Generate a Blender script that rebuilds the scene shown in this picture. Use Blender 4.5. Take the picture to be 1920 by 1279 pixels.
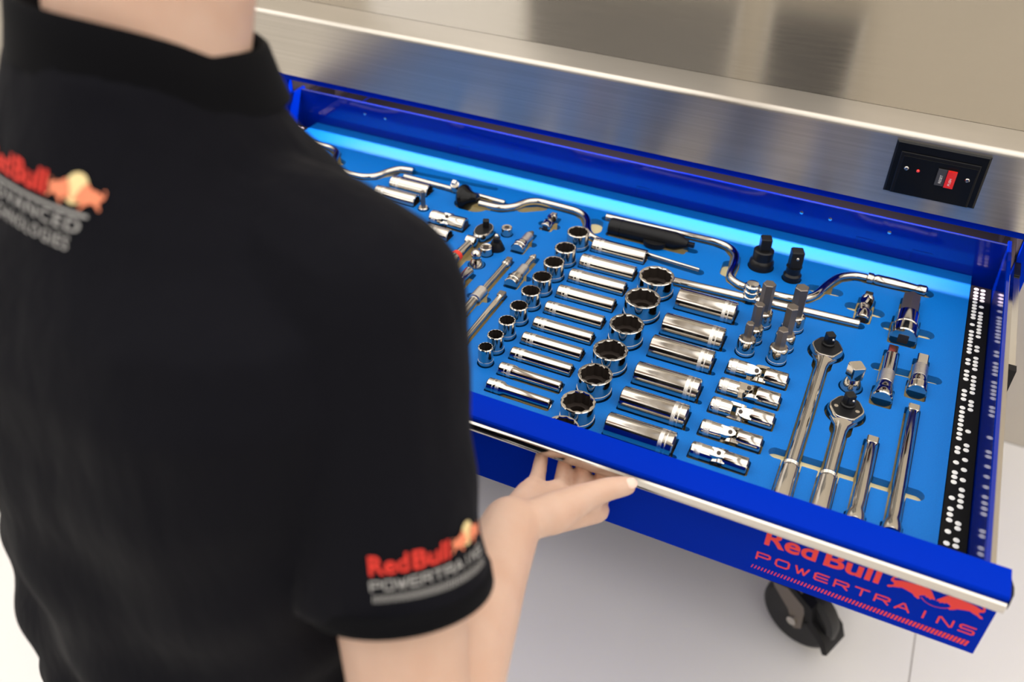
import bpy, bmesh, math, random
import numpy as np
from mathutils import Vector, Matrix, Euler
from mathutils.bvhtree import BVHTree
from mathutils.geometry import delaunay_2d_cdt

random.seed(7)
rng = np.random.default_rng(7)
SC = bpy.context.scene
COL = SC.collection
for o in list(bpy.data.objects):
    bpy.data.objects.remove(o)

ZF = 0.93            # height of the foam surface above the floor (metres)

# ------------------------------------------------------------------ camera
cam_d = bpy.data.cameras.new('camera')
cam = bpy.data.objects.new('camera', cam_d)
COL.objects.link(cam)
F_PX, PITCH, YAW, ROLL = 1696.27, math.radians(38.1075), math.radians(24.645), math.radians(1.093)
cam_d.sensor_fit = 'HORIZONTAL'
cam_d.sensor_width = 36.0
cam_d.lens = F_PX / 1920.0 * 36.0
_f = Vector((-math.sin(YAW) * math.cos(PITCH), math.cos(YAW) * math.cos(PITCH), -math.sin(PITCH)))
_r = Vector((math.cos(YAW), math.sin(YAW), 0))
_u = _r.cross(_f)
_r2 = math.cos(ROLL) * _r + math.sin(ROLL) * _u
_u2 = -math.sin(ROLL) * _r + math.cos(ROLL) * _u
mw = Matrix.Identity(4)
for i in range(3):
    mw[i][0], mw[i][1], mw[i][2] = _r2[i], _u2[i], -_f[i]
mw[0][3], mw[1][3], mw[2][3] = 0.0, 0.0, ZF + 0.68
cam.matrix_world = mw
cam_d.clip_start = 0.02
cam_d.dof.use_dof = True
cam_d.dof.focus_distance = 1.05
cam_d.dof.aperture_fstop = 3.6
SC.camera = cam

# ------------------------------------------------------------------ world, exposure
SC.view_settings.view_transform = 'Standard'
SC.view_settings.look = 'None'
SC.view_settings.gamma = 1.0
SC.view_settings.use_curve_mapping = False
SC.view_settings.exposure = 0.0
SC.cycles.use_denoising = True
SC.cycles.max_bounces = 10
W = bpy.data.worlds.new('world')
SC.world = W
W.use_nodes = True
W.node_tree.nodes['Background'].inputs[0].default_value = (0.9, 0.95, 1.0, 1)
W.node_tree.nodes['Background'].inputs[1].default_value = 0.08
PANEL_STRENGTH = 2.6
LED_POWER = 9.5

# ------------------------------------------------------------------ materials
MATS = {}


def mat(name, color, metallic=0.0, rough=0.5, coat=0.0, spec=0.5, bump=None, vary=None, sheen=0.0, rvary=None, sss=0.0):
    m = bpy.data.materials.new(name)
    m.use_nodes = True
    nt = m.node_tree
    b = nt.nodes['Principled BSDF']
    b.inputs['Base Color'].default_value = (*color, 1)
    b.inputs['Metallic'].default_value = metallic
    b.inputs['Roughness'].default_value = rough
    b.inputs['Coat Weight'].default_value = coat
    b.inputs['Coat Roughness'].default_value = 0.06
    b.inputs['Specular IOR Level'].default_value = spec
    if sheen:
        b.inputs['Sheen Weight'].default_value = sheen
        b.inputs['Sheen Roughness'].default_value = 0.5
    if sss:
        b.inputs['Subsurface Weight'].default_value = sss
        b.inputs['Subsurface Radius'].default_value = (0.012, 0.005, 0.003)
        b.inputs['Subsurface Scale'].default_value = 0.5
    tc = nt.nodes.new('ShaderNodeTexCoord')

    def noise(scale, detail=3.0, vec=(1, 1, 1)):
        mp = nt.nodes.new('ShaderNodeMapping')
        mp.inputs['Scale'].default_value = vec
        nt.links.new(tc.outputs['Object'], mp.inputs['Vector'])
        n = nt.nodes.new('ShaderNodeTexNoise')
        n.inputs['Scale'].default_value = scale
        n.inputs['Detail'].default_value = detail
        nt.links.new(mp.outputs[0], n.inputs['Vector'])
        return n
    if bump:                        # (scale, strength, distance, stretch)
        n = noise(bump[0], 3, bump[3] if len(bump) > 3 else (1, 1, 1))
        bn = nt.nodes.new('ShaderNodeBump')
        bn.inputs['Strength'].default_value = bump[1]
        bn.inputs['Distance'].default_value = bump[2]
        nt.links.new(n.outputs['Fac'], bn.inputs['Height'])
        nt.links.new(bn.outputs[0], b.inputs['Normal'])
    if vary:                        # (scale, second colour, stretch)
        n = noise(vary[0], 4, vary[2] if len(vary) > 2 else (1, 1, 1))
        r = nt.nodes.new('ShaderNodeValToRGB')
        r.color_ramp.elements[0].position = 0.35
        r.color_ramp.elements[1].position = 0.65
        r.color_ramp.elements[0].color = (*color, 1)
        r.color_ramp.elements[1].color = (*vary[1], 1)
        nt.links.new(n.outputs['Fac'], r.inputs[0])
        nt.links.new(r.outputs[0], b.inputs['Base Color'])
    if rvary:                       # (scale, lo, hi, stretch)
        n = noise(rvary[0], 3, rvary[3] if len(rvary) > 3 else (1, 1, 1))
        mr = nt.nodes.new('ShaderNodeMapRange')
        mr.inputs['From Min'].default_value = 0.3
        mr.inputs['From Max'].default_value = 0.7
        mr.inputs['To Min'].default_value = rvary[1]
        mr.inputs['To Max'].default_value = rvary[2]
        nt.links.new(n.outputs['Fac'], mr.inputs['Value'])
        nt.links.new(mr.outputs[0], b.inputs['Roughness'])
    MATS[name] = m
    return m


def emit(name, color, strength):
    m = bpy.data.materials.new(name)
    m.use_nodes = True
    nt = m.node_tree
    nt.nodes.remove(nt.nodes['Principled BSDF'])
    e = nt.nodes.new('ShaderNodeEmission')
    e.inputs[0].default_value = (*color, 1)
    e.inputs[1].default_value = strength
    nt.links.new(e.outputs[0], nt.nodes['Material Output'].inputs[0])
    MATS[name] = m
    return m


mat('foam', (0.0, 0.125, 0.47), rough=0.45, spec=0.20, bump=(1400, 0.25, 0.0005), vary=(900, (0.002, 0.150, 0.53)))
mat('foam_base', (0.78, 0.66, 0.36), rough=0.8, spec=0.2, bump=(900, 0.3, 0.0004))
mat('blue_paint', (0.0, 0.0225, 0.42), rough=0.32, coat=0.0, spec=0.015, bump=(70, 0.05, 0.002))
mat('blue_gloss', (0.0, 0.016, 0.27), rough=0.09, spec=0.5, bump=(14, 0.04, 0.004))
mat('blue_dark', (0.0, 0.012, 0.22), rough=0.3, coat=0.1, spec=.25, bump=(70, 0.05, 0.002))
mat('chrome', (0.55, 0.515, 0.465), metallic=1.0, rough=0.07, rvary=(60, 0.05, 0.13))
mat('satin', (0.70, 0.67, 0.62), metallic=1.0, rough=0.3, bump=(500, 0.15, 0.0004))
mat('knurl', (0.72, 0.69, 0.64), metallic=1.0, rough=0.22, bump=(1500, 0.5, 0.0006))
mat('bit_steel', (0.22, 0.19, 0.165), metallic=0.9, rough=0.38, bump=(600, 0.1, 0.0003))
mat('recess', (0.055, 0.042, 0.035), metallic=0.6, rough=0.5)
mat('black_oxide', (0.010, 0.010, 0.011), metallic=0.2, rough=0.34, spec=0.3, bump=(300, 0.05, 0.0005))
mat('black_plastic', (0.006, 0.006, 0.007), rough=0.38, spec=0.2, bump=(400, 0.08, 0.0004))
mat('black_gloss', (0.004, 0.004, 0.0045), rough=0.22, coat=0.0, spec=0.2)
mat('strip_black', (0.002, 0.002, 0.002), rough=0.55, spec=0.15)
mat('dot_white', (0.82, 0.82, 0.78), rough=0.5)
mat('red_switch', (0.75, 0.015, 0.01), rough=0.3, coat=0.4)
mat('red_print', (0.85, 0.02, 0.012), rough=0.45)
mat('red_band', (0.75, 0.04, 0.02), rough=0.35)
mat('grey_switch', (0.05, 0.05, 0.055), rough=0.4)
mat('pale_print', (0.75, 0.72, 0.7), rough=0.6)
mat('steel_top', (0.52, 0.485, 0.43), metallic=1.0, rough=0.22, rvary=(18, 0.17, 0.22, (1, 14, 1)), bump=(40, 0.02, 0.0003, (.5, 60, 1)))
m = mat('steel_fascia', (0.56, 0.52, 0.465), metallic=1.0, rough=0.30, vary=(9, (0.50, 0.465, 0.41), (.3, 1, 40)))
_b = m.node_tree.nodes['Principled BSDF']
_b.inputs['Anisotropic'].default_value = 0.86
_t = m.node_tree.nodes.new('ShaderNodeTangent')
_t.direction_type = 'UV_MAP'
_t.uv_map = 'grain'
m.node_tree.links.new(_t.outputs[0], _b.inputs['Tangent'])
mat('slide_steel', (0.72, 0.69, 0.64), metallic=1.0, rough=0.2, bump=(30, 0.05, 0.001, (20, 0.5, 20)))
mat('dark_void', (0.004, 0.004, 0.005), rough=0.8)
mat('floor_white', (0.88, 0.86, 0.835), rough=0.38, spec=0.35, vary=(1.3, (0.86, 0.835, 0.81)), bump=(25, 0.02, 0.002))
mat('floor_joint', (0.45, 0.42, 0.39), rough=0.8)
mat('wall_white', (0.80, 0.78, 0.74), rough=0.9, bump=(80, 0.05, 0.002))
mat('wall_dark', (0.045, 0.042, 0.04), rough=0.7, bump=(80, 0.05, 0.002))
mat('wall_beige', (0.62, 0.565, 0.48), rough=0.8, bump=(80, 0.05, 0.002))
mat('ceiling_white', (0.80, 0.74, 0.66), rough=0.9, bump=(60, 0.1, 0.003))
mat('board_white', (0.95, 0.93, 0.90), rough=0.25)
mat('panel_grey', (0.16, 0.15, 0.14), rough=0.2, coat=0.3)
mat('panel_dark', (0.055, 0.05, 0.048), rough=0.2, coat=0.3)
mat('rubber', (0.01, 0.01, 0.011), rough=0.5)
mat('skin', (0.64, 0.435, 0.335), rough=0.48, sss=0.12, vary=(28, (0.60, 0.385, 0.285)), bump=(260, 0.15, 0.0008), spec=0.35)
mat('nail', (0.85, 0.62, 0.52), rough=0.3)
mat('hair', (0.05, 0.03, 0.02), rough=0.6, bump=(200, 0.8, 0.003, (1, 1, 0.2)))
mat('cloth', (0.0040, 0.0040, 0.0064), rough=0.88, spec=0.09, sheen=0.02, bump=(16, 0.6, 0.010, (1.6, 1.6, .5)))
mat('collar', (0.0022, 0.0022, 0.0032), rough=0.9, spec=0.1, sheen=0.02, bump=(600, 0.4, 0.001))
mat('trouser', (0.02, 0.02, 0.026), rough=0.9, bump=(40, 0.4, 0.006))
mat('shoe', (0.02, 0.02, 0.02), rough=0.5, bump=(90, 0.2, 0.002))
mat('eye', (0.8, 0.78, 0.75), rough=0.1)
mat('print_red', (0.72, 0.035, 0.02), rough=0.8)
mat('print_orange', (0.80, 0.24, 0.12), rough=0.8)
mat('print_yellow', (0.83, 0.66, 0.32), rough=0.8)
mat('print_grey', (0.34, 0.33, 0.32), rough=0.8)
mat('led_red', (0.9, 0.03, 0.02), rough=0.2, coat=0.6)
emit('panel_light', (1.0, 0.955, 0.90), PANEL_STRENGTH)

# ------------------------------------------------------------------ mesh helpers
V3 = Vector


class MB:
    """collects shapes; build() links them as ONE mesh object"""

    def __init__(self):
        self.v, self.f = [], []

    def add(self, vs, fs, M=None):
        n = len(self.v)
        self.v += [tuple(M @ Vector(p)) if M else tuple(p) for p in vs]
        self.f += [tuple(i + n for i in q) for q in fs]
        return self

    def box(self, lo, hi, M=None):
        x0, y0, z0 = lo
        x1, y1, z1 = hi
        vs = [(x0, y0, z0), (x1, y0, z0), (x1, y1, z0), (x0, y1, z0), (x0, y0, z1), (x1, y0, z1), (x1, y1, z1), (x0, y1, z1)]
        return self.add(vs, [(0, 3, 2, 1), (4, 5, 6, 7), (0, 1, 5, 4), (1, 2, 6, 5), (2, 3, 7, 6), (3, 0, 4, 7)], M)

    def rings(self, R, cap0=True, cap1=True, M=None, closed=True):
        n = len(R[0])
        vs = [p for r in R for p in r]
        fs = []
        for k in range(len(R) - 1):
            for i in range(n if closed else n - 1):
                j = (i + 1) % n
                fs.append((k * n + i, k * n + j, (k + 1) * n + j, (k + 1) * n + i))
        if cap0:
            fs.append(tuple(reversed(range(n))))
        if cap1:
            fs.append(tuple((len(R) - 1) * n + i for i in range(n)))
        return self.add(vs, fs, M)

    def lathe(self, prof, n=32, M=None, cap0=True, cap1=True):
        R = [[(r * math.cos(2 * math.pi * i / n), r * math.sin(2 * math.pi * i / n), z) for i in range(n)] for r, z in prof]
        return self.rings(R, cap0, cap1, M)

    def prism(self, poly, z0, z1, M=None, bevel=0.0):
        if bevel:
            c = Vector((sum(p[0] for p in poly) / len(poly), sum(p[1] for p in poly) / len(poly)))
            def sh(p, d):
                q = Vector(p) - c
                return c + q * max(0.0, 1 - d / max(q.length, 1e-6))
            R = [[(*sh(p, bevel), z0) for p in poly], [(*p, z0 + bevel) for p in poly], [(*p, z1 - bevel) for p in poly], [(*sh(p, bevel), z1) for p in poly]]
            return self.rings(R, True, True, M)
        return self.rings([[(*p, z0) for p in poly], [(*p, z1) for p in poly]], True, True, M)

    def tube(self, pts, rad, n=14, M=None, cap=True):
        pts = [Vector(p) for p in pts]
        if not isinstance(rad, (list, tuple)):
            rad = [rad] * len(pts)
        R = []
        t0 = (pts[1] - pts[0]).normalized()
        up = Vector((0, 0, 1)) if abs(t0.z) < 0.9 else Vector((1, 0, 0))
        a = t0.cross(up).normalized()
        for k, p in enumerate(pts):
            t = (pts[min(k + 1, len(pts) - 1)] - pts[max(k - 1, 0)]).normalized()
            a = (a - t * a.dot(t)).normalized()
            b = t.cross(a)
            R.append([p + rad[k] * (math.cos(2 * math.pi * i / n) * a + math.sin(2 * math.pi * i / n) * b) for i in range(n)])
        return self.rings(R, cap, cap, M)

    def ball(self, c, r, n=16, m=9, sc=(1, 1, 1), M=None):
        prof = [(max(1e-5, math.sin(math.pi * k / (m - 1))), -math.cos(math.pi * k / (m - 1))) for k in range(m)]
        R = [[(c[0] + sc[0] * r * q * math.cos(2 * math.pi * i / n), c[1] + sc[1] * r * q * math.sin(2 * math.pi * i / n), c[2] + sc[2] * r * z) for i in range(n)] for q, z in prof]
        return self.rings(R, True, True, M)

    def cone(self, p, q, ra, rb, n=16):
        """tapered capsule from p to q"""
        p, q = Vector(p), Vector(q)
        t = (q - p).normalized()
        up = Vector((0, 0, 1)) if abs(t.z) < 0.9 else Vector((1, 0, 0))
        a = t.cross(up).normalized()
        b = t.cross(a)
        R = []
        for k in range(5):
            th = math.pi / 2 * (k / 4.0)
            R.append((p - t * ra * math.cos(th), max(1e-5, ra * math.sin(th))))
        for k in range(1, 4):
            R.append((p.lerp(q, k / 4.0), ra + (rb - ra) * k / 4.0))
        for k in range(5):
            th = math.pi / 2 * (k / 4.0)
            R.append((q + t * rb * math.sin(th), max(1e-5, rb * math.cos(th))))
        rr = [[c + r * (math.cos(2 * math.pi * i / n) * a + math.sin(2 * math.pi * i / n) * b) for i in range(n)] for c, r in R]
        return self.rings(rr)

    def mesh(self, name, smooth=35):
        me = bpy.data.meshes.new(name)
        me.from_pydata([tuple(p) for p in self.v], [], self.f)
        bm = bmesh.new()
        bm.from_mesh(me)
        bmesh.ops.recalc_face_normals(bm, faces=bm.faces)
        bm.to_mesh(me)
        bm.free()
        if smooth:
            for p in me.polygons:
                p.use_smooth = True
            me.set_sharp_from_angle(angle=math.radians(smooth))
        me.update()
        return me

    def build(self, name, m, parent=None, smooth=35, loc=None):
        return obj(name, self.mesh(name, smooth), m, parent, loc)


def obj(name, me, m, parent=None, loc=None):
    o = bpy.data.objects.new(name, me)
    COL.objects.link(o)
    if m is not None and not me.materials:
        me.materials.append(MATS[m] if isinstance(m, str) else m)
    if parent is not None:
        o.parent = parent
    if loc is not None:
        o.location = loc
    return o


def tag(o, label=None, cat=None, group=None, kind=None):
    if label:
        o['label'] = label
    if cat:
        o['category'] = cat
    if group:
        o['group'] = group
    if kind:
        o['kind'] = kind
    return o


def thing(name, label, cat, loc=(0, 0, 0), rot=(0, 0, 0), group=None):
    o = bpy.data.objects.new(name, None)
    COL.objects.link(o)
    o.empty_display_size = 0.02
    o.location = (loc[0], loc[1], loc[2] + ZF)
    o.rotation_euler = rot
    return tag(o, label, cat, group)


def T(x, y, z):
    return Matrix.Translation((x, y, z))


RX = lambda a: Matrix.Rotation(a, 4, 'X')
RY = lambda a: Matrix.Rotation(a, 4, 'Y')
RZ = lambda a: Matrix.Rotation(a, 4, 'Z')
PI = math.pi
ALONG_X = RY(PI / 2)       # local z -> world +x
ALONG_Y = RX(-PI / 2)      # local z -> world +y


def bez(pts, sub=6):
    """smooth a polyline (Catmull-Rom)"""
    P = [Vector(p) for p in pts]
    out = []
    for i in range(len(P) - 1):
        p0, p1, p2, p3 = P[max(i - 1, 0)], P[i], P[i + 1], P[min(i + 2, len(P) - 1)]
        for k in range(sub):
            t = k / sub
            out.append(0.5 * ((2 * p1) + (p2 - p0) * t + (2 * p0 - 5 * p1 + 4 * p2 - p3) * t * t + (3 * p1 - p0 - 3 * p2 + p3) * t ** 3))
    out.append(P[-1])
    return out


def hexa(r, rot=0.0, n=6):
    return [(r * math.cos(2 * PI * i / n + rot), r * math.sin(2 * PI * i / n + rot)) for i in range(n)]


def sq(h, c=0.0):
    """square of half-size h with cut corners c"""
    if not c:
        return [(-h, -h), (h, -h), (h, h), (-h, h)]
    return [(-h + c, -h), (h - c, -h), (h, -h + c), (h, h - c), (h - c, h), (-h + c, h), (-h, h - c), (-h, -h + c)]


def text_flat(body, size=1.0, offset=0.0, res=3, spacing=1.0):
    cu = bpy.data.curves.new('txt', 'FONT')
    cu.body = body
    cu.size = size
    cu.offset = offset
    cu.resolution_u = res
    cu.space_character = spacing
    o = bpy.data.objects.new('txt', cu)
    COL.objects.link(o)
    dg = bpy.context.evaluated_depsgraph_get()
    me = bpy.data.meshes.new_from_object(o.evaluated_get(dg))
    vs = [tuple(v.co) for v in me.vertices]
    fs = [tuple(p.vertices) for p in me.polygons]
    bpy.data.objects.remove(o)
    bpy.data.curves.remove(cu)
    bpy.data.meshes.remove(me)
    return vs, fs


def fit(vs, x0, x1, y0, y1=None):
    xs = [v[0] for v in vs]
    ys = [v[1] for v in vs]
    s = (x1 - x0) / (max(xs) - min(xs))
    if y1 is None:
        sy = s
    else:
        sy = (y1 - y0) / (max(ys) - min(ys))
    b = 0.0 if y1 is None else min(ys)
    return [(x0 + (v[0] - min(xs)) * s, y0 + (v[1] - b) * sy) for v in vs]


def stroke_letters(word, adv, h, w, t):
    """wide thin letters as strokes: returns list of quads (4 points)"""
    A = {
        'P': [[(0, 0), (0, 1), (.85, 1), (1, .88), (1, .58), (.85, .45), (0, .45)]],
        'O': [[(.15, 0), (.85, 0), (1, .2), (1, .8), (.85, 1), (.15, 1), (0, .8), (0, .2), (.15, 0)]],
        'W': [[(0, 1), (.27, 0), (.5, .8), (.73, 0), (1, 1)]],
        'E': [[(1, 0), (.15, 0), (0, .15), (0, .85), (.15, 1), (1, 1)], [(.02, .5), (.95, .5)]],
        'R': [[(0, 0), (0, 1), (.85, 1), (1, .88), (1, .6), (.85, .48), (0, .48)], [(.6, .48), (1, 0)]],
        'T': [[(0, 1), (1, 1)], [(.5, 1), (.5, 0)]],
        'A': [[(0, 0), (.45, 1), (.55, 1), (1, 0)], [(.22, .33), (.78, .33)]],
        'I': [[(.5, 0), (.5, 1)]],
        'N': [[(0, 0), (0, .9), (.12, 1), (.88, 0), (1, .1), (1, 1)]],
        'S': [[(1, 1), (.12, 1), (0, .88), (0, .62), (.12, .5), (.88, .5), (1, .38), (1, .12), (.88, 0), (0, 0)]],
    }
    quads = []
    for k, ch in enumerate(word):
        for st in A[ch]:
            pts = [Vector((k * adv + p[0] * w, p[1] * h)) for p in st]
            for a, b in zip(pts, pts[1:]):
                d = (b - a).normalized()
                nrm = Vector((-d.y, d.x)) * t / 2
                a2, b2 = a - d * t * .42, b + d * t * .42
                quads.append([a2 - nrm, b2 - nrm, b2 + nrm, a2 + nrm])
    return quads


BULL = [(0.02, .52), (0.0, .62), (.03, .80), (.10, .86), (.12, .80), (.06, .76), (.055, .64), (.12, .66), (.22, .74), (.36, .78), (.50, .80), (.60, .92), (.70, .96), (.78, .86),
        (.86, .70), (.92, .52), (.98, .36), (.99, .28), (.93, .30), (.90, .22), (.85, .30), (.80, .28), (.78, .36), (.70, .30), (.66, .20), (.70, .08), (.66, .02), (.58, .10), (.52, .22),
        (.44, .26), (.38, .30), (.28, .34), (.20, .28), (.10, .22), (.02, .12), (-.03, .16), (.00, .24), (.08, .32), (.10, .42), (.06, .50)]

ORD = ['first', 'second', 'third', 'fourth', 'fifth', 'sixth', 'seventh', 'eighth', 'ninth', 'tenth']

# ================================================================== THE SETTING
FZ = -ZF
X0R, X1R, Y0R, Y1R, ZC = -3.6, 2.6, -3.2, 2.05, 2.0


def struct(name, mb, m, parent=None, label=None):
    o = mb.build(name, m, parent, smooth=0, loc=None if parent else (0, 0, ZF))
    if parent is None:
        tag(o, label, None, None, 'structure')
    return o


floor = struct('floor', MB().box((X0R, Y0R, FZ - 0.06), (X1R, Y1R, FZ - 0.002)), 'floor_joint', None, 'pale floor under the cabinet')
xs = [X0R, -2.7, -1.195, 0.305, 1.805, X1R]
ys = [Y0R, -1.45, 2.05]
for i in range(len(xs) - 1):
    for j in range(len(ys) - 1):
        g = 0.0016
        MB().box((xs[i] + g, ys[j] + g, FZ - 0.012), (xs[i + 1] - g, ys[j + 1] - g, FZ)).build('floor_slab', 'floor_white', floor, smooth=0)
struct('ceiling', MB().box((X0R, Y0R, ZC), (X1R, Y1R, ZC + 0.05)), 'ceiling_white', None, 'plain pale ceiling')
struct('wall_left', MB().box((X0R - 0.1, Y0R, FZ), (X0R, Y1R, ZC)), 'wall_white', None, 'white side wall')
struct('wall_right', MB().box((X1R, Y0R, FZ), (X1R + 0.1, Y1R, ZC)), 'wall_white', None, 'white side wall')
struct('wall_front', MB().box((X0R, Y0R - 0.1, FZ), (X1R, Y0R, ZC)), 'wall_dark', None, 'unseen wall behind the viewer, made dark for reflections in the chrome')  # unseen wall, darkened to put dark streaks into the chrome and fascia reflections
struct('wall_back', MB().box((X0R, Y1R, FZ), (X1R, Y1R + 0.1, ZC)), 'wall_beige', None, 'beige wall behind the worktop')
# panels on the wall behind the worktop (seen only mirrored in the steel)
for k, (xa, xb, m, lb) in enumerate([(-1.36, -0.92, 'board_white', 'glossy white board on the wall behind the worktop'),
                                     (-0.90, -0.40, 'panel_grey', 'wide grey glass panel on the wall behind the worktop'),
                                     (-0.325, -0.14, 'panel_dark', 'narrow dark glass panel on the wall behind the worktop')]):
    t = thing('wall_panel', lb, 'wall panel', (0, 0, 0), group='panels on the back wall')
    MB().box((xa, Y1R - 0.020, 0.34), (xb, Y1R - 0.004, 1.25)).build('glass', m, t, smooth=0)
    fr = MB()
    for (a, b, c, d) in ((xa - .008, .332, xb + .008, .34), (xa - .008, 1.25, xb + .008, 1.258), (xa - .008, .34, xa, 1.25), (xb, .34, xb + .008, 1.25)):
        fr.box((a, Y1R - 0.024, b), (c, Y1R, d))
    fr.build('frame', 'satin', t, smooth=0)

# unseen ceiling lights, enlarged over most of the ceiling to imitate soft bounced light
for k, (cx, cy) in enumerate([(-2.82, 0.76), (-1.27, 0.76), (0.28, 0.76), (1.83, 0.76), (-2.82, -1.86), (-1.27, -1.86), (0.28, -1.86), (1.83, -1.86)]):
    row = 'row over the bench' if cy > 0 else 'row behind the worker'
    t = thing('ceiling_light', '%s enlarged soft-light ceiling panel from the left in the %s' % (ORD[k % 4], row), 'ceiling light', (cx, cy, ZC), group='ceiling light panels')
    MB().box((-0.71, -1.21, -0.012), (0.71, 1.21, -0.006)).build('diffuser', 'panel_light', t, smooth=0)
    fr = MB()
    for (a, b, c, d) in ((-.74, -1.24, .74, -1.21), (-.74, 1.21, .74, 1.24), (-.74, -1.21, -.71, 1.21), (.71, -1.21, .74, 1.21)):
        fr.box((a, b, -.02), (c, d, 0))
    fr.build('frame', 'satin', t, smooth=0)

# ================================================================== CABINET
CXL, CXR = -0.990, 0.197          # outer sides of the cabinet
CYF, CYB = 1.180, 1.90
CZB = -0.715
cab = thing('tool_cabinet', 'royal blue steel tool cabinet on black casters with its top drawer pulled out', 'cabinet', (0, 0, 0))
MB().box((CXL, CYF, 0.077), (CXR, CYF + 0.012, 0.150)).build('front_rail', 'blue_paint', cab, smooth=0)
for a, b in ((CXL, CXL + 0.018), (CXR - 0.018, CXR)):
    MB().box((a, CYF + .002, CZB), (b, CYB, 0.150)).build('side_panel', 'blue_paint', cab, smooth=0)
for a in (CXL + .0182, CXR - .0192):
    MB().box((a, CYF + .013, -.045), (a + .001, CYB - .012, 0.1495)).build('shade_liner', 'dark_void', cab, smooth=0)  # added black sheets that hide LED-lit cabinet sides, keeping the slot dark
MB().box((CXL + .018, CYB - .01, CZB), (CXR - .018, CYB, 0.150)).build('back_sheet', 'blue_dark', cab, smooth=0)
MB().box((CXL + .018, CYF + .01, CZB), (CXR - .018, CYB - .01, CZB + .012)).build('bottom_sheet', 'blue_dark', cab, smooth=0)
MB().box((CXL + .018, CYF - .022, -.0505), (CXR - .018, CYB - .01, -.0480)).build('light_block_sheet', 'dark_void', cab, smooth=0)  # added to block LED leaking to the floor, blackened as shade in the slot
zt = -0.052
for k, h in enumerate((0.10, 0.10, 0.135, 0.15, 0.15)):
    zb = zt - h + 0.006
    d = MB().box((CXL + .004, CYF - .022, zb), (CXR - .004, CYF + .0, zt)).build('drawer_front', 'blue_paint', cab, smooth=0)
    MB().box((CXL + .004, CYF - .034, zt - .016), (CXR - .004, CYF - .0225, zt - .002)).build('pull_trim', 'chrome', d, smooth=0)
    zt -= h
# casters
for k, (cx, cy) in enumerate([(0.035, 1.258), (-0.88, 1.258), (0.035, 1.80), (-0.88, 1.80)]):
    c = MB()
    c.box((-.05, -.05, CZB - .008), (.05, .05, CZB), T(cx, cy, 0))
    A = T(cx, cy, 0) @ RZ(math.radians(-22 if k == 0 else 15 * k))
    c.lathe([(.034, CZB - .03), (.036, CZB - .012), (.03, CZB - .008)], 24, A)
    fork = c.build('caster', 'black_plastic', cab)
    wz = FZ + 0.080
    fk = MB()
    for s in (-1, 1):
        poly = [(-.035, CZB - .028), (.035, CZB - .028), (.062, wz + .05), (.066, wz - .008), (.052, wz - .02), (.030, wz + .02), (-.01, wz + .055)]
        fk.rings([[(p[0], s * .026, p[1]) for p in poly], [(p[0], s * .031, p[1]) for p in poly]], M=A)
    fk.box((-.034, -.03, CZB - .034), (.034, .03, CZB - .026), A)
    fk.build('fork', 'bit_steel', fork)
    MB().lathe([(.02, -.021), (.068, -.020), (.077, -.013), (.0798, 0), (.077, .013), (.068, .020), (.02, .021)], 36, A @ T(.045, 0, wz) @ RX(PI / 2)).build('wheel', 'rubber', fork)
    MB().lathe([(.002, -.036), (.010, -.036), (.011, -.033), (.011, .033), (.010, .036), (.002, .036)], 16, A @ T(.045, 0, wz) @ RX(PI / 2)).build('axle_bolt', 'chrome', fork)
    pd = MB()
    pd.rings([[(p[0], -.033, p[1]) for p in ((.085, wz + .030), (.118, wz + .004), (.130, wz - .026), (.122, wz - .032), (.106, wz - .006), (.07, wz + .018))],
              [(p[0], .033, p[1]) for p in ((.085, wz + .030), (.118, wz + .004), (.130, wz - .026), (.122, wz - .032), (.106, wz - .006), (.07, wz + .018))]], M=A)
    pd.build('brake_pedal', 'black_plastic', fork)
    MB().rings([[(p[0], s, p[1]) for p in ((-.05, wz + .075), (.02, wz + .095), (.075, wz + .07), (.085, wz + .03), (.07, wz + .03), (.06, wz + .06), (.02, wz + .08), (-.045, wz + .06))] for s in (-.0365, .0365)], M=A).build('wheel_guard', 'black_plastic', fork)

# drawer slides fixed to the cabinet
for s, xo in ((1, 0.1715), (-1, -0.9625)):
    sl = MB()
    w = 0.0135 * s
    a, b = sorted((xo + .0005 * s, xo + w))
    sl.box((a, 0.948, .034), (b, 1.75, .040)).box((a, 0.948, -.006), (b, 1.75, .0))
    c, d = sorted((xo + w - .003 * s, xo + w))
    sl.box((c, 0.948, 0), (d, 1.75, .034))
    q = sl.build('slide_channel', 'slide_steel', cab, smooth=0)
    MB().box((a - .0008, .938, -.008), (b + .0008, .949, .0425)).build('end_cap', 'black_plastic', q, smooth=0)
    MB().box((a, 1.15, .0405), (b, 1.60, .0425)).build('ball_retainer', 'black_oxide', q, smooth=0)

# LED strip inside the cabinet, just behind the front rail: shines through the slot on the foam
led = thing('led_strip', 'slim LED strip light behind the cabinet front rail', 'light strip', (-0.395, 1.2365, 0.140))
MB().box((-.53, -.008, .001), (.53, .008, .008)).build('housing', 'satin', led, smooth=0)
ld = bpy.data.lights.new('led_light', 'AREA')
ld.shape = 'RECTANGLE'
ld.size = 1.02
ld.size_y = 0.008
ld.energy = LED_POWER
ld.color = (1.0, 0.74, 0.86)
lo = bpy.data.objects.new('led_light', ld)
COL.objects.link(lo)
lo.parent = led
lo.location = (0, 0, 0)

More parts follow.
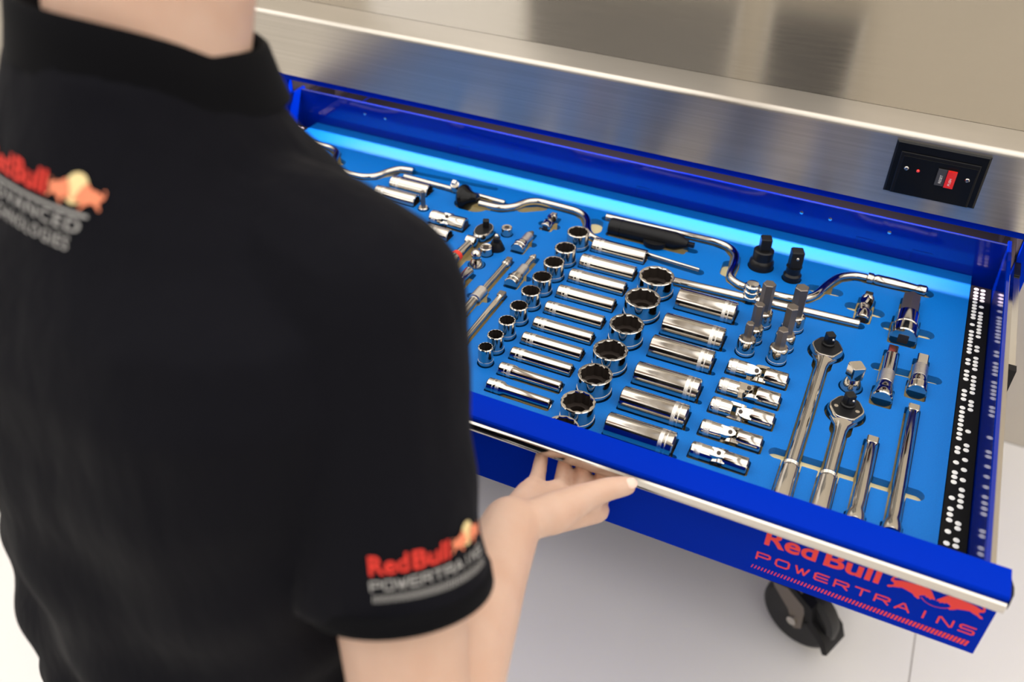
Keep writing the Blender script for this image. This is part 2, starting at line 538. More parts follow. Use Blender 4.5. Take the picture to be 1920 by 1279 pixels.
# ================================================================== WORKTOP
top = thing('steel_worktop', 'brushed stainless steel worktop with deep front fascia', 'worktop', (0, 0, 0))
WXL, WXR = -1.04, 0.212
prof = [(1.1650, 0.093), (1.1650, 0.1870)]
for k in range(7):
    a = PI - PI / 2 * k / 6
    prof.append((1.1730 + .008 * math.cos(a), 0.1870 + .008 * math.sin(a)))
prof += [(1.2342, 0.195), (1.2342, 0.193), (1.1740, 0.193), (1.1670, 0.1865), (1.1670, 0.093)]
MB().rings([[(WXL, y, z) for y, z in prof[:2]] + [(WXL, y, z) for y, z in prof[2:]], [(WXR, y, z) for y, z in prof]]).build('fascia', 'steel_fascia', top, smooth=30)
fa = top.children[0]
uvl = fa.data.uv_layers.new(name='grain')       # brushing runs along x: u follows the height, v the length
for lp in fa.data.loops:
    c = fa.data.vertices[lp.vertex_index].co
    uvl.data[lp.index].uv = (c.z + c.y, c.x)
MB().box((WXL, 1.2356, 0.1905), (WXR, 1.99, 0.195)).build('top_plate', 'steel_top', top, smooth=0)
MB().box((WXL + .004, 1.1690, 0.1525), (WXR - .004, 1.985, 0.1900)).build('core_board', 'dark_void', top, smooth=0)

# switch plate on the fascia
sp = thing('switch_plate', 'black switch plate with red rocker set in the steel fascia', 'switch plate', (0.0511, 1.165, 0.149), (PI / 2, 0, 0))
MB().prism([(-.0555, -.0355), (.0555, -.0355), (.0555, .0355), (-.0555, .0355)], 0, .006, bevel=.003).build('plate', 'black_gloss', sp, smooth=25)
MB().prism([(-.047, -.034), (.047, -.034), (.047, .0235), (-.047, .0235)], .006, .0085, bevel=.0012).build('raised_bezel', 'black_plastic', sp, smooth=25)
MB().prism([(-.043, -.032), (.045, -.032), (.045, .019), (-.043, .019)], .0085, .0095, bevel=.0005).build('face_plate', 'black_gloss', sp, smooth=25)
rk = MB().box((.0005, -.0105, .0095), (.0235, .0125, .0112)).build('rocker', 'black_plastic', sp, smooth=0)
MB().box((.0010, -.010, .0112), (.0117, .012, .0126)).build('grey_half', 'grey_switch', rk, smooth=0)
MB().box((.0122, -.010, .0112), (.0230, .012, .0150)).build('red_half', 'red_switch', rk, smooth=0)
for body, xx, zz, m in (('RESET', .0080, .0128, 'pale_print'), ('PUSH', .0190, .01515, 'pale_print')):
    vs, fs = text_flat(body, 1.0, 0.01, 2)
    vs = fit(vs, -.0065, .0045 if body == 'RESET' else .003, 0)
    MB().add([(xx - v[1], v[0], zz) for v in vs], fs).build('lettering', m, rk, smooth=0)
for x, y in ((-.0355, .003), (.0365, .003)):
    s = MB().lathe([(.0028, 0), (.0028, .001), (.002, .0018), (.0002, .002)], 16, T(x, y, .0095)).build('screw', 'chrome', sp)
    MB().box((-.0022, -.0004, .0018), (.0022, .0004, .0022), T(x, y, .0095) @ RZ(.6)).build('slot', 'recess', s, smooth=0)
MB().ball((-.0215, .0025, .0098), .0022, 14, 8).build('indicator', 'led_red', sp)

# ================================================================== DRAWER
DXL, DXR = -0.957, 0.164
DYB = 1.197
dr = MB().box((DXL, .61, -.036), (DXR, DYB, -.0345)).build('open_drawer', 'blue_paint', cab, smooth=0)
tag(dr, 'pulled-out royal blue drawer with red lettering')
bp = MB().rings([[(DXL, DYB, -.036), (DXL, DYB, .055), (DXL, DYB + .0008, .0562), (DXL, DYB + .0018, .0562), (DXL, DYB + .0018, -.036)],
                 [(DXR, DYB, -.036), (DXR, DYB, .055), (DXR, DYB + .0008, .0562), (DXR, DYB + .0018, .0562), (DXR, DYB + .0018, -.036)]]).build('back_panel', 'blue_gloss', dr, smooth=20)
for xx in (-0.655, -0.345, -0.02, 0.055):      # tab cut-outs near the base of the back panel
    MB().box((xx, DYB - .0004, .004), (xx + .0012, DYB + .0001, .019)).build('tab_slit', 'blue_dark', dr, smooth=0)
    MB().box((xx + .0012, DYB - .0004, .0178), (xx + .026, DYB + .0001, .0188)).build('tab_slit', 'blue_dark', dr, smooth=0)
for xx in (-0.83, -0.79, -0.10, -0.06, 0.02):
    MB().lathe([(.0026, 0), (.0024, .0007), (.0004, .0012)], 12, T(xx, DYB, .036) @ RX(PI / 2)).build('rivet', 'chrome', dr)
for a, b in ((DXR, DXR + .0055), (DXL - .0055, DXL)):
    MB().rings([[(a, y, -.036), (b, y, -.036), (b, y, .0555), (b - .001, y, .0570), (a + .001, y, .0570), (a, y, .0555)] for y in (.606, DYB + .011)]).build('side_panel', 'blue_gloss', dr, smooth=20)
for a, b in ((DXR + .0062, DXR + .0132), (DXL - .0132, DXL - .0062)):
    s = MB().box((a, .624, .004), (b, 1.30, .043)).build('slide_rail', 'chrome', dr, smooth=0)
FXL, FXR = -0.985, 0.1865
sec = [(.6235, -.038), (.6235, .0600), (.5945, .0600), (.5922, .0592), (.5908, .0572), (.5908, .0540), (.6040, .0530), (.6040, -.038)]
fp = MB().rings([[(FXL, y, z) for y, z in sec], [(FXR - .0015, y, z) for y, z in sec]]).build('front_panel', 'blue_paint', dr, smooth=20)
tr = [(.5885, .0538), (.5868, .0528), (.5862, .0500), (.5866, .0440), (.5885, .0415), (.5905, .0415), (.5905, .0520), (.6035, .0520), (.6035, .0529), (.5900, .0540)]
MB().rings([[(FXL, y, z) for y, z in tr], [(FXR - .0022, y, z) for y, z in tr]]).build('pull_trim', 'chrome', dr, smooth=40)
MB().prism([(FXR - .0014, .586), (FXR + .0016, .598), (FXR + .0016, .606), (FXR - .0014, .618)], .050, .0575).build('end_latch', 'black_plastic', dr, smooth=0)
# lettering on the front face
FY = .6037


def onface(polys):
    mb = MB()
    for k, (vs, fs) in enumerate(polys):
        mb.add([(v[0], FY - .00002 * (k % 9), v[1]) for v in vs], fs)
    return mb


vs, fs = text_flat('Red', 1.0, 0.024, 4)
a = fit(vs, -.0125, .0350, .0085, .0300)
vs2, fs2 = text_flat('Bull', 1.0, 0.024, 4)
b = fit(vs2, .0418, .0908, .0085, .0300)
onface([(a, fs), (b, fs2)]).build('lettering', 'red_print', dr, smooth=0)
qs = stroke_letters('POWERTRAINS', .01812, .0092, .0118, .0017)
onface([([(-.0157 + p.x, -.0138 + p.y) for p in q], [(0, 1, 2, 3)]) for q in qs]).build('lettering', 'red_print', dr, smooth=0)
bars = []
NB = 62
for k in range(NB):
    x = -.0180 + .1935 * k / (NB - 1)
    u = k / (NB - 1)
    w = .0009 + .0013 * u
    h = .0045 + .0030 * u
    z = -.0282 - .0022 * u
    bars.append(([(x - w / 2, z), (x + w / 2, z), (x + w / 2 + .0012, z + h), (x - w / 2 + .0012, z + h)], [(0, 1, 2, 3)]))
onface(bars).build('stripe_row', 'red_print', dr, smooth=0)


def fill_poly(poly):
    r = delaunay_2d_cdt([Vector(p) for p in poly], [(i, (i + 1) % len(poly)) for i in range(len(poly))], [], 1, 1e-9)
    return [tuple(v) for v in r[0]], [tuple(f) for f in r[2]]


for s in (1, -1):
    pl = [((.0990 + .0395 * p[0]) if s > 0 else (.1772 - .0385 * p[0]), .0072 + .0218 * p[1]) for p in BULL]
    onface([fill_poly(pl)]).build('bull_emblem', 'red_print', dr, smooth=0)
arc = []
for k in range(16):
    a0, a1 = PI * (1.15 + .7 * k / 16), PI * (1.15 + .7 * (k + 1) / 16)
    c = (.1395, .0165)
    arc.append(([(c[0] + r * math.cos(t), c[1] + r * .8 * math.sin(t)) for t, r in ((a0, .0135), (a1, .0135), (a1, .0142), (a0, .0142))], [(0, 1, 2, 3)]))
onface(arc).build('emblem_arc', 'red_print', dr, smooth=0)

# ================================================================== TOOLS IN THE FOAM
POCK = []            # pockets cut into the foam: ('cap', x0,y0,x1,y1,r) or ('box', x0,y0,x1,y1,corner)
PD = -0.018          # pocket floor


def cap(x0, y0, x1, y1, r):
    POCK.append(('cap', x0, y0, x1, y1, r))


NOTCH = []           # shallow finger notches that show the yellow layer


def notch(x0, y0, x1, y1, r):
    NOTCH.append(('cap', x0, y0, x1, y1, r))


def rbox(x0, y0, x1, y1, c=.002):
    POCK.append(('box', min(x0, x1), min(y0, y1), max(x0, x1), max(y0, y1), c))


def star_r(th, r):
    def hx(t):
        t = (t + PI / 6) % (PI / 3) - PI / 6
        return r * math.cos(PI / 6) / math.cos(t)
    return max(hx(th), hx(th + PI / 6))


def short_socket(x, y, R, ztop, label, group):
    o = thing('short_socket', label, 'socket', (x, y, 0), (0, 0, random.uniform(0, .5)), group)
    n = 48
    h0 = PD + .0004
    circ = lambda r, z: [(r * math.cos(2 * PI * i / n), r * math.sin(2 * PI * i / n), z) for i in range(n)]
    star = lambda r, z: [(star_r(2 * PI * i / n, r) * math.cos(2 * PI * i / n), star_r(2 * PI * i / n, r) * math.sin(2 * PI * i / n), z) for i in range(n)]
    ri = R * .865
    MB().rings([circ(R * .86, h0), circ(R * .90, h0 + .0008), circ(R * .90, -.006), circ(R * .93, -.005), circ(R * .99, 0.0), circ(R, ztop - .0009), circ(R - .0009, ztop), star(ri * 1.05, ztop), star(ri, ztop - .0012), star(ri, ztop - .0020)], True, False).build('body', 'chrome', o, smooth=28)
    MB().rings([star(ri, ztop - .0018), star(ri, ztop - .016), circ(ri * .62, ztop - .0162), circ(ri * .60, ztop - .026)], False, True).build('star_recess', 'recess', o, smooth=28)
    MB().lathe([(R * .905, .0035), (R * 1.012, .0037), (R * 1.012, .0062), (R * .905, .0064)], 48, None, False, False).build('knurled_band', 'knurl', o)
    cap(x, y, x, y, R + .0012)
    return o


A_Y = [1.0240, .9780, .9385, .9000, .8645, .8285, .7945, .7630, .7365]
A_D = [31, 29.6, 28.2, 26.3, 25.2, 23.2, 21.4, 20.2, 18.2]
for i, (yy, d) in enumerate(zip(A_Y, A_D)):
    w = 'largest, rearmost' if i == 0 else ('smallest, frontmost' if i == 8 else ORD[i] + ' from the back')
    short_socket(-.3715, yy, d / 2000, .0245, '%s of the nine small upright chrome sockets in the slanting row' % w, 'row of small upright sockets')
B_Y = [.9665, .9110, .8510, .7950, .7460, .6945, .6500]
B_D = [46.4, 45.4, 41.8, 40.9, 39.5, 38.1, 36.9]
for i, (yy, d) in enumerate(zip(B_Y, B_D)):
    w = 'rearmost' if i == 0 else ('frontmost, half hidden' if i == 6 else ORD[i] + ' from the back')
    short_socket(-.2385, yy, d / 2000, .0258, '%s of the seven large upright chrome twelve-point sockets' % w, 'row of large upright sockets')


def deep_socket(x, y, L, R, label, group, drive_left=True, Rd=None, z=.0015, neck=0.0, name='deep_socket'):
    """lies along x; drive end left or right"""
    o = thing(name, label, 'socket', (x, y, z), (0, 0, 0 if drive_left else PI), group)
    Rd = Rd or R
    h = L / 2
    M = ALONG_X
    # local z runs from drive end (-h) to open end (+h)
    pr = [(Rd * .55, -h + .001), (Rd * .9, -h), (Rd, -h + .0012), (Rd, -h + .0070)]
    if neck:
        pr += [(Rd, -h + .0185), (R * 1.02, -h + .0185 + neck), (R, h - .0010)]
    else:
        pr += [(Rd, -h + .0072), (R, -h + .0185), (R, h - .0010)]
    pr += [(R - .0010, h), (R * .80, h), (R * .74, h - .0012)]
    MB().lathe(pr, 36, M, True, False).build('body', 'chrome', o, smooth=32)
    n = 48
    st = lambda r, zz: [(star_r(2 * PI * i / n, r) * math.cos(2 * PI * i / n), star_r(2 * PI * i / n, r) * math.sin(2 * PI * i / n), zz) for i in range(n)]
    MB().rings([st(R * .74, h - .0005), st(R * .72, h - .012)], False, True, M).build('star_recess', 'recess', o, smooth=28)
    g = Rd * 1.018
    MB().lathe([(Rd * .98, -h + .0072), (g, -h + .0075), (g, -h + .0088), (Rd * .98, -h + .0090)], 36, M, False, False).build('groove_ring', 'knurl', o)
    MB().lathe([(Rd * .98, -h + .0112), (g, -h + .0116), (g, -h + .0160), (Rd * .98, -h + .0164)], 36, M, False, False).build('knurled_band', 'knurl', o)
    MB().prism(sq(Rd * .5), -h + .0006, -h + .0011, M).build('drive_hole', 'recess', o, smooth=0)
    rbox(x - h - .0014, y - max(R, Rd) - .0012, x + h + .0014, y + max(R, Rd) + .0012, .0018)
    return o


C_Y = [1.0335, .9880, .9485, .9075, .8680, .8315, .7975, .7650, .7328, .7012]
C_R = [.0128, .0122, .0115, .0108, .0102, .0097, .0092, .0088, .0076, .0067]
for i, (yy, r) in enumerate(zip(C_Y, C_R)):
    w = 'thickest, rearmost' if i == 0 else ('slimmest, frontmost' if i == 9 else ORD[i] + ' from the back')
    deep_socket(-.3120, yy, .0775, r, '%s of the ten slim deep sockets lying in a row' % w, 'row of slim deep sockets', True, max(r, .0090), neck=.004 if i > 7 else 0)
D_Y = [.9575, .8982, .8495, .7935, .7450, .6978]
for i, yy in enumerate(D_Y):
    w = 'rearmost' if i == 0 else ('frontmost' if i == 5 else ORD[i] + ' from the back')
    deep_socket(-.1665, yy, .0760, .0168 - .0004 * i, '%s of the six thick deep chrome sockets lying in a row' % w, 'row of thick deep sockets', False, z=.0030)
    cap(-.1265, yy - .013, -.1250, yy - .013, .0035)


def fork_half(mb, z0, z1, R, ang, reach, M):
    """cylinder z0..z1 plus two prongs reaching 'reach' beyond z1, prongs across ang"""
    mb.lathe([(R * .9, z0), (R, z0 + .001), (R, z1 - .0015), (R * .93, z1)], 28, M)
    w = R * .70
    for s in (-1, 1):
        pl = [(-w, 0), (w, 0), (w, reach * .45), (w * .78, reach * .8), (w * .3, reach), (-w * .3, reach), (-w * .78, reach * .8), (-w, reach * .45)]
        a, b = s * R * .56, s * R * .93
        mb.rings([[(a, p[0], z1 - .003 + p[1]) for p in pl], [(b, p[0] * .80, z1 - .003 + p[1]) for p in pl]], True, True, M @ RZ(ang))


def swivel_socket(x, y, L, R, roll, label, group, z=.002):
    o = thing('swivel_socket', label, 'socket', (x, y, z), (roll, 0, 0), group)
    h = L / 2
    a = MB()
    fork_half(a, -h, -h + .024, R * .96, 0, .017, ALONG_X)
    d = a.build('drive_half', 'chrome', o, smooth=32)
    MB().lathe([(R * .95, -h + .004), (R * .985, -h + .0045), (R * .985, -h + .0105), (R * .95, -h + .011)], 32, ALONG_X, False, False).build('knurled_band', 'knurl', d)
    b = MB()
    fork_half(b, -h, -h + .026, R, PI / 2, .016, RY(-PI / 2))
    s = b.build('socket_half', 'chrome', o, smooth=32)
    MB().prism(hexa(R * .72), -h - .0002, -h + .001, RY(-PI / 2)).build('hex_recess', 'recess', s, smooth=0)
    MB().prism(sq(R * .50, R * .12), -.0055, .0055, ALONG_X @ T(0, 0, -.001), bevel=.001).build('joint_block', 'satin', o, smooth=30)
    pn = MB()
    pn.lathe([(R * .22, -R * .97), (R * .22, R * .97)], 14, T(-.001, 0, 0)).lathe([(R * .22, -R * .97), (R * .22, R * .97)], 14, T(-.001, 0, 0) @ RX(PI / 2))
    pn.build('cross_pin', 'recess', o)
    rbox(x - h - .002, y - R - .0018, x + h + .002, y + R + .0018, .002)
    return o


E_P = [(-.0770, .8560, .0690), (-.0776, .8172, .0690), (-.0768, .7810, .0700), (-.0786, .7403, .0660), (-.0813, .7025, .0605)]
for i, (xx, yy, L) in enumerate(E_P):
    w = 'rearmost' if i == 0 else ('frontmost' if i == 4 else ORD[i] + ' from the back')
    swivel_socket(xx, yy, L, .0112 - .0003 * i, (0.5, 0.1, -.9, .35, .2)[i], '%s of the five chrome swivel sockets with universal joints' % w, 'swivel sockets')

F_P = [(-.0965, .9575, .0625, .0080, .0122), (-.0985, .9205, .0550, .0064, .0112), (-.1010, .8930, .0445, .0052, .0108),
       (-.0590, .9670, .0625, .0088, .0128), (-.0612, .9222, .0620, .0076, .0120), (-.0632, .8938, .0475, .0066, .0112)]
for i, (xx, yy, zt_, rh, rb) in enumerate(F_P):
    w = ('rear', 'middle', 'front')[i % 3]
    side = 'left' if i < 3 else 'right'
    o = thing('hex_bit_socket', '%s upright hex bit socket in the %s column of three' % (w, side), 'bit socket', (xx, yy, 0), (0, 0, .2 + .1 * i), 'upright hex bit sockets')
    MB().lathe([(rb * .9, PD + .0004), (rb, PD + .002), (rb, .0185), (rb * .94, .0208), (rb * .80, .0220), (rb * .5, .0220)], 36).build('body', 'chrome', o)
    MB().lathe([(rb * .97, .0010), (rb * 1.02, .0013), (rb * 1.02, .0045), (rb * .97, .0048)], 36, None, False, False).build('knurled_band', 'knurl', o)
    MB().prism(hexa(rh), .019, zt_, bevel=.0010).build('hex_bit', 'bit_steel', o, smooth=20)
    cap(xx, yy, xx, yy, rb + .0012)

# black adapters at the back
o = thing('impact_adapter', 'stout black adapter with a square stud, standing at the rear', 'adapter', (-.1270, 1.0900, 0), (0, 0, .35), 'black adapters')
MB().lathe([(.0155, PD), (.0165, PD + .002), (.0165, .009), (.0150, .0115), (.0136, .013), (.0136, .0260), (.0120, .0275), (.006, .0278)], 36).build('body', 'black_oxide', o)
MB().prism(sq(.0072, .0012), .026, .0460, bevel=.001).build('square_stud', 'black_oxide', o, smooth=25)
cap(-.1270, 1.0900, -.1270, 1.0900, .0178)
o = thing('impact_adapter', 'slim black adapter with a drilled square block, standing at the rear', 'adapter', (-.0828, 1.0785, 0), (0, 0, .35), 'black adapters')
MB().lathe([(.0112, PD), (.0120, PD + .002), (.0120, .0075), (.0095, .0100), (.0095, .018), (.0105, .0200), (.004, .0205)], 36).build('body', 'black_oxide', o)
bk = MB().prism(sq(.0080, .0014), .0195, .0450, bevel=.0012).build('square_block', 'black_oxide', o, smooth=25)
MB().ball((.0, -.0081, .036), .0024, 12, 7).build('detent_ball', 'chrome', bk)
cap(-.0828, 1.0785, -.0828, 1.0785, .0132)

# sliding T-bar with ringed head
o = thing('sliding_bar', 'long straight chrome sliding bar with a ringed drive head', 'bar', (-.1080, 1.0030, .0030), (0, 0, math.radians(3.0)))
MB().lathe([(.0048, -.1240), (.0058, -.1230), (.0058, .1230), (.0048, .1240)], 24, ALONG_X).build('rod', 'chrome', o)
hd = MB()
pr = [(.0078, -.018)]
for k in range(3):
    z0 = .000 + .0078 * k
    pr += [(.0078, z0), (.0100, z0 + .0015), (.0103, z0 + .003), (.0100, z0 + .0045), (.0078, z0 + .006)]
pr += [(.0075, .0235), (.004, .0240)]
hd.lathe(pr, 32, T(-.0135, .0015, 0)).build('ringed_head', 'chrome', o)
cap(-.2300, .9965, .0160, 1.0095, .0070)
cap(-.1220, 1.0040, -.1220, 1.0040, .0115)


def speeder(label, path, r, ends, knob=None, z=.003, sub=6):
    """crank made of a bent rod; ends: list of (p, q, r) grips"""
    o = thing('speed_handle', label, 'hand crank', (path[0][0], path[0][1], 0), group='chrome speed handles')
    ox, oy = path[0][0], path[0][1]
    pts = bez([(p[0] - ox, p[1] - oy, (p[2] if len(p) > 2 else z)) for p in path], sub)
    rr = r if not callable(r) else [r(k / (len(pts) - 1)) for k in range(len(pts))]
    MB().tube(pts, rr, 14).build('bent_rod', 'chrome', o, smooth=60)
    for (p, q, gr) in ends:
        p = Vector((p[0] - ox, p[1] - oy, z))
        q = Vector((q[0] - ox, q[1] - oy, z))
        d = (q - p)
        L = d.length
        M = Matrix.Translation(p) @ d.to_track_quat('Z', 'Y').to_matrix().to_4x4()
        g = MB().lathe([(r0 * gr, L * t) for r0, t in ((.7, 0), (1, .02), (1.0, .10), (.80, .13), (.98, .17), (1.0, .45), (.85, .70), (.75, .82), (.92, .86), (.95, .97), (.7, 1.0))], 24, M).build('grip', 'chrome', o)
    rad = r if not callable(r) else .0055
    for a, b in zip(path, path[1:]):
        cap(a[0], a[1], b[0], b[1], rad + .0016)
    return o, ox, oy


sp1 = [(-.362, 1.1150), (-.30, 1.1165), (-.24, 1.1180), (-.200, 1.1190), (-.178, 1.1135), (-.1640, 1.0970), (-.1595, 1.0720), (-.1590, 1.0500), (-.1545, 1.0370), (-.1400, 1.0275), (-.1190, 1.0250), (-.0978, 1.0250), (-.0720, 1.0270),
       (-.0560, 1.0350), (-.0455, 1.0510), (-.0365, 1.0800), (-.0255, 1.1050), (-.0080, 1.1190), (.0100, 1.1215)]
speeder('long chrome speed handle with ribbed grip, bending behind the black adapters', sp1, .0055, [((.0080, 1.1212), (.0855, 1.1232), .0082)])
cap(.0080, 1.1215, .0855, 1.1232, .0094)
notch(-.052, 1.0690, -.022, 1.0720, .0085)
notch(-.1680, 1.0760, -.1660, 1.0520, .0080)
sp2 = [(-.5460, 1.0640), (-.5280, 1.0645), (-.5120, 1.0665), (-.4970, 1.0780), (-.4845, 1.1000), (-.4700, 1.1095), (-.4500, 1.1105), (-.4250, 1.1100), (-.4050, 1.1085), (-.3910, 1.1010), (-.3810, 1.0870), (-.3735, 1.0680), (-.3640, 1.0545), (-.3480, 1.0482),
       (-.3100, 1.0455), (-.2725, 1.0432), (-.2300, 1.0395), (-.1990, 1.0372)]
o, ox, oy = speeder('chrome speed handle with a black mushroom knob', sp2, lambda t: .0055 if t < .7 else max(.0026, .0055 - .02 * (t - .7)), [], z=.004)
MB().lathe([(.004, .012), (.007, .0115), (.0085, .006), (.0125, -.002), (.0185, -.0065), (.0205, -.0105), (.0205, -.0135), (.0170, -.0175), (.009, -.0200), (.001, -.0208)], 32, T(-.5600 - ox, 1.0645 - oy, .009) @ RY(math.radians(78))).build('knob', 'black_gloss', o)
cap(-.565, 1.0645, -.552, 1.0645, .0215)
notch(-.484, 1.0860, -.462, 1.1020, .0110)
notch(-.372, 1.0960, -.368, 1.0780, .0120)
sp3 = [(-.9000, 1.1185), (-.8700, 1.1195), (-.8490, 1.1190), (-.8330, 1.1110), (-.8240, 1.0950), (-.8140, 1.0700), (-.8000, 1.0590), (-.7750, 1.0560), (-.7500, 1.0575), (-.7320, 1.0680), (-.7220, 1.0900), (-.7110, 1.1050), (-.6950, 1.1100), (-.6870, 1.1105)]
speeder('chrome speed handle at the far left, partly behind the shoulder', sp3, .0055, [((-.8960, 1.1186), (-.9280, 1.1180), .0078)])
cap(-.9300, 1.1180, -.8900, 1.1185, .0092)
cap(-.6900, 1.1110, -.5480, 1.1215, .0048)
notch(-.726, 1.0860, -.716, 1.0960, .0110)
notch(-.822, 1.0900, -.812, 1.0860, .0110)

# black driver handle
o = thing('driver_handle', 'black cylindrical driver handle with thumb tab at the rear', 'handle', (-.2930, 1.0850, .0085), (0, 0, math.radians(1.5)))
MB().lathe([(.0100, -.0530), (.0122, -.0520), (.0130, -.0490), (.0130, .0440), (.0124, .0470), (.0088, .0560), (.0066, .0600), (.0060, .0625), (.0035, .0630)], 36, ALONG_X).build('barrel', 'black_plastic', o)
MB().lathe([(.0131, -.0360), (.0133, -.0355), (.0133, -.0345), (.0131, -.0340)], 36, ALONG_X, False, False).build('seam_ring', 'black_gloss', o)
MB().prism(sq(.0032, .0006), .0620, .0720, ALONG_X, bevel=.0006).build('square_tip', 'black_oxide', o, smooth=20)
pl = [(-.017, 0)] + [(.0165 * math.cos(t), -.0125 * math.sin(t)) for t in [PI - PI * k / 12 for k in range(13)]] + [(.017, 0)]
MB().prism(pl, -.0065, .0005, T(.018, -.0110, 0)).build('thumb_tab', 'black_plastic', o, smooth=40)
rbox(-.3480, 1.0705, -.2300, 1.0995, .004)
cap(-.2350, 1.0850, -.2200, 1.0855, .0055)


def lying(name, label, cat, x, y0, y1, segs, z=.003, mats=None, group=None, width=None, rotz=0.0):
    """tool lying along y: segs = [(part, material, 'l'|'s'|'h', [(r, t)...])], t in metres from y0"""
    o = thing(name, label, cat, (x, y0, z), (0, 0, rotz), group)
    for part, m, kind, pr in segs:
        if kind == 'l':
            MB().lathe([(r, t) for r, t in pr], 28, ALONG_Y).build(part, m, o)
        else:
            pg = sq(pr[0][0], pr[0][0] * .18) if kind == 's' else hexa(pr[0][0], PI / 6)
            MB().prism(pg, pr[0][1], pr[1][1], ALONG_Y, bevel=.0008).build(part, m, o, smooth=22)
    return o


# big ratchets
def ratchet(label, x, yh, R, ygrip, yend, tilt, plate_screws, group='chrome ratchets', z=.003, hand=.0068):
    o = thing('ratchet', label, 'ratchet', (x, yh, z), (0, 0, tilt), group)
    oct_ = []
    for k in range(40):
        t = 2 * PI * k / 40
        rr = R * (1 + .035 * math.cos(6 * t))
        oct_.append((rr * math.cos(t), rr * math.sin(t) * 1.10))
    MB().rings([[(p[0] * .86, p[1] * .86, -.0145) for p in oct_], [(*p, -.010) for p in oct_], [(*p, .0030) for p in oct_], [(p[0] * .93, p[1] * .93, .0062) for p in oct_], [(p[0] * .86, p[1] * .86, .0066) for p in oct_]]).build('head', 'chrome', o, smooth=35)
    pl = MB().prism([(p[0] * .86, p[1] * .86) for p in oct_], .0060, .0074, bevel=.0005).build('cover_plate', 'black_oxide', o, smooth=25)
    for sx, sy in plate_screws:
        MB().lathe([(.0024, .0072), (.0024, .0078), (.0004, .0080)], 14, T(sx, sy, 0)).build('screw', 'chrome', pl)
    st = MB().lathe([(R * .42, .0070), (R * .42, .0100), (R * .36, .0112), (R * .1, .0112)], 28, T(0, R * .18, 0)).build('drive_collar', 'black_oxide', o)
    s2 = MB().prism(sq(R * .27, R * .06), .0105, .0235, T(0, R * .18, 0) @ RZ(.6), bevel=.0008).build('square_drive', 'black_oxide', o, smooth=22)
    MB().ball((R * .22, R * .18 - R * .20, .0175), .0020, 10, 7).build('detent_ball', 'chrome', s2)
    g = ygrip - yh
    e = yend - yh
    nk = MB()
    ringsn = []
    for (yy, w, hh) in ((-R * .75, R * .80, .0082), (-R * 1.05, R * .60, .0080), (-R * 1.4, R * .43, .0074), (-R * 1.9, .0072, .0070), (g * .6, hand, .0068), (g - .001, hand * .96, .0066)):
        ringsn.append([(w * math.cos(2 * PI * i / 24), yy, hh * math.sin(2 * PI * i / 24) - .002) for i in range(24)])
    nk.rings(ringsn).build('shank', 'chrome', o, smooth=40)
    gp = MB().lathe([(.0066, 0), (.0088, .0006), (.0094, .0022), (.0088, .0034), (.0094, .0046), (.0088, .0058), (.0095, .0070), (.0093, .0095), (.0098, .030), (.0100, -e + g - .004), (.0085, -e + g)], 28, T(0, g, -.001) @ RX(PI / 2)).build('grip', 'chrome', o)
    cap(x, yh, x, yh, R * 1.17)
    cap(x, yh - R, x + math.sin(tilt) * R, yh - R * 1.6, R * .62)
    cap(x, yh - R, x - math.sin(tilt) * g, ygrip, .0086)
    cap(x - math.sin(tilt) * g, ygrip, x - math.sin(tilt) * e, yend, .0108)


ratchet('long chrome ratchet with plain black head, left of the pair', -.0122, .9365, .0186, .7270, .6400, 0.005, ())
ratchet('short chrome ratchet with two bright screws in its black head', .0268, .8345, .0192, .7290, .6400, 0.0, ((-.0115, -.0035), (.0115, -.0035)))

# extensions beside the ratchets
for lb, xx, y0, y1 in (('shorter chrome extension bar beside the short ratchet', .0602, .6720, .8020), ('longer chrome extension bar nearest the dotted strip', .0945, .6740, .8757)):
    L = y1 - y0
    lying('extension_bar', lb, 'extension', xx, y0, y1, [
        ('shaft', 'chrome', 'l', [(.0075, 0), (.0092, .001), (.0096, .004), (.0094, .012), (.0074, .018), (.0070, .03), (.0069, L - .012), (.0058, L - .010)]),
        ('square_drive', 'chrome', 's', [(.0060, L - .0110), (.0060, L)])], group='extension bars right of the ratchets')
    rbox(xx - .0084, y0 - .001, xx + .0084, y1 + .0015, .002)
    rbox(xx - .0108, y0 - .001, xx + .0108, y0 + .017, .002)
notch(-.0290, .7390, .1120, .7420, .0080)

# universal joint at the rear right
def ujoint(label, x, y, L, R, roll, z, tilt=0.0, rz=0.0, material='chrome'):
    o = thing('universal_joint', label, 'universal joint', (x, y, z), (tilt, 0, rz), 'small universal joints')
    h = L / 2
    a = MB()
    fork_half(a, -h, -h + L * .30, R, roll, L * .26, ALONG_Y)
    a.build('lower_fork', material, o, smooth=32)
    b = MB()
    fork_half(b, -h + L * .16, -h + L * .30, R * .92, roll + PI / 2, L * .26, RX(PI / 2))
    u = b.build('upper_fork', material, o, smooth=32)
    MB().prism(sq(R * .55, R * .1), -h, -h + L * .18, RX(PI / 2), bevel=.0006).build('square_drive', material, u, smooth=22)
    MB().ball((0, 0, 0), R * .55, 14, 9).build('joint_block', 'bit_steel', o)
    MB().prism(sq(R * .5), -h - .0002, -h + .001, ALONG_Y).build('drive_hole', 'recess', o, smooth=0)
    return o


ujoint('chrome universal joint lying by the end of the ribbed crank grip', .0170, 1.0470, .0500, .0090, .6, .006, .18)
rbox(.0060, 1.0180, .0280, 1.0760, .003)
notch(.0010, 1.0495, .0330, 1.0480, .0092)

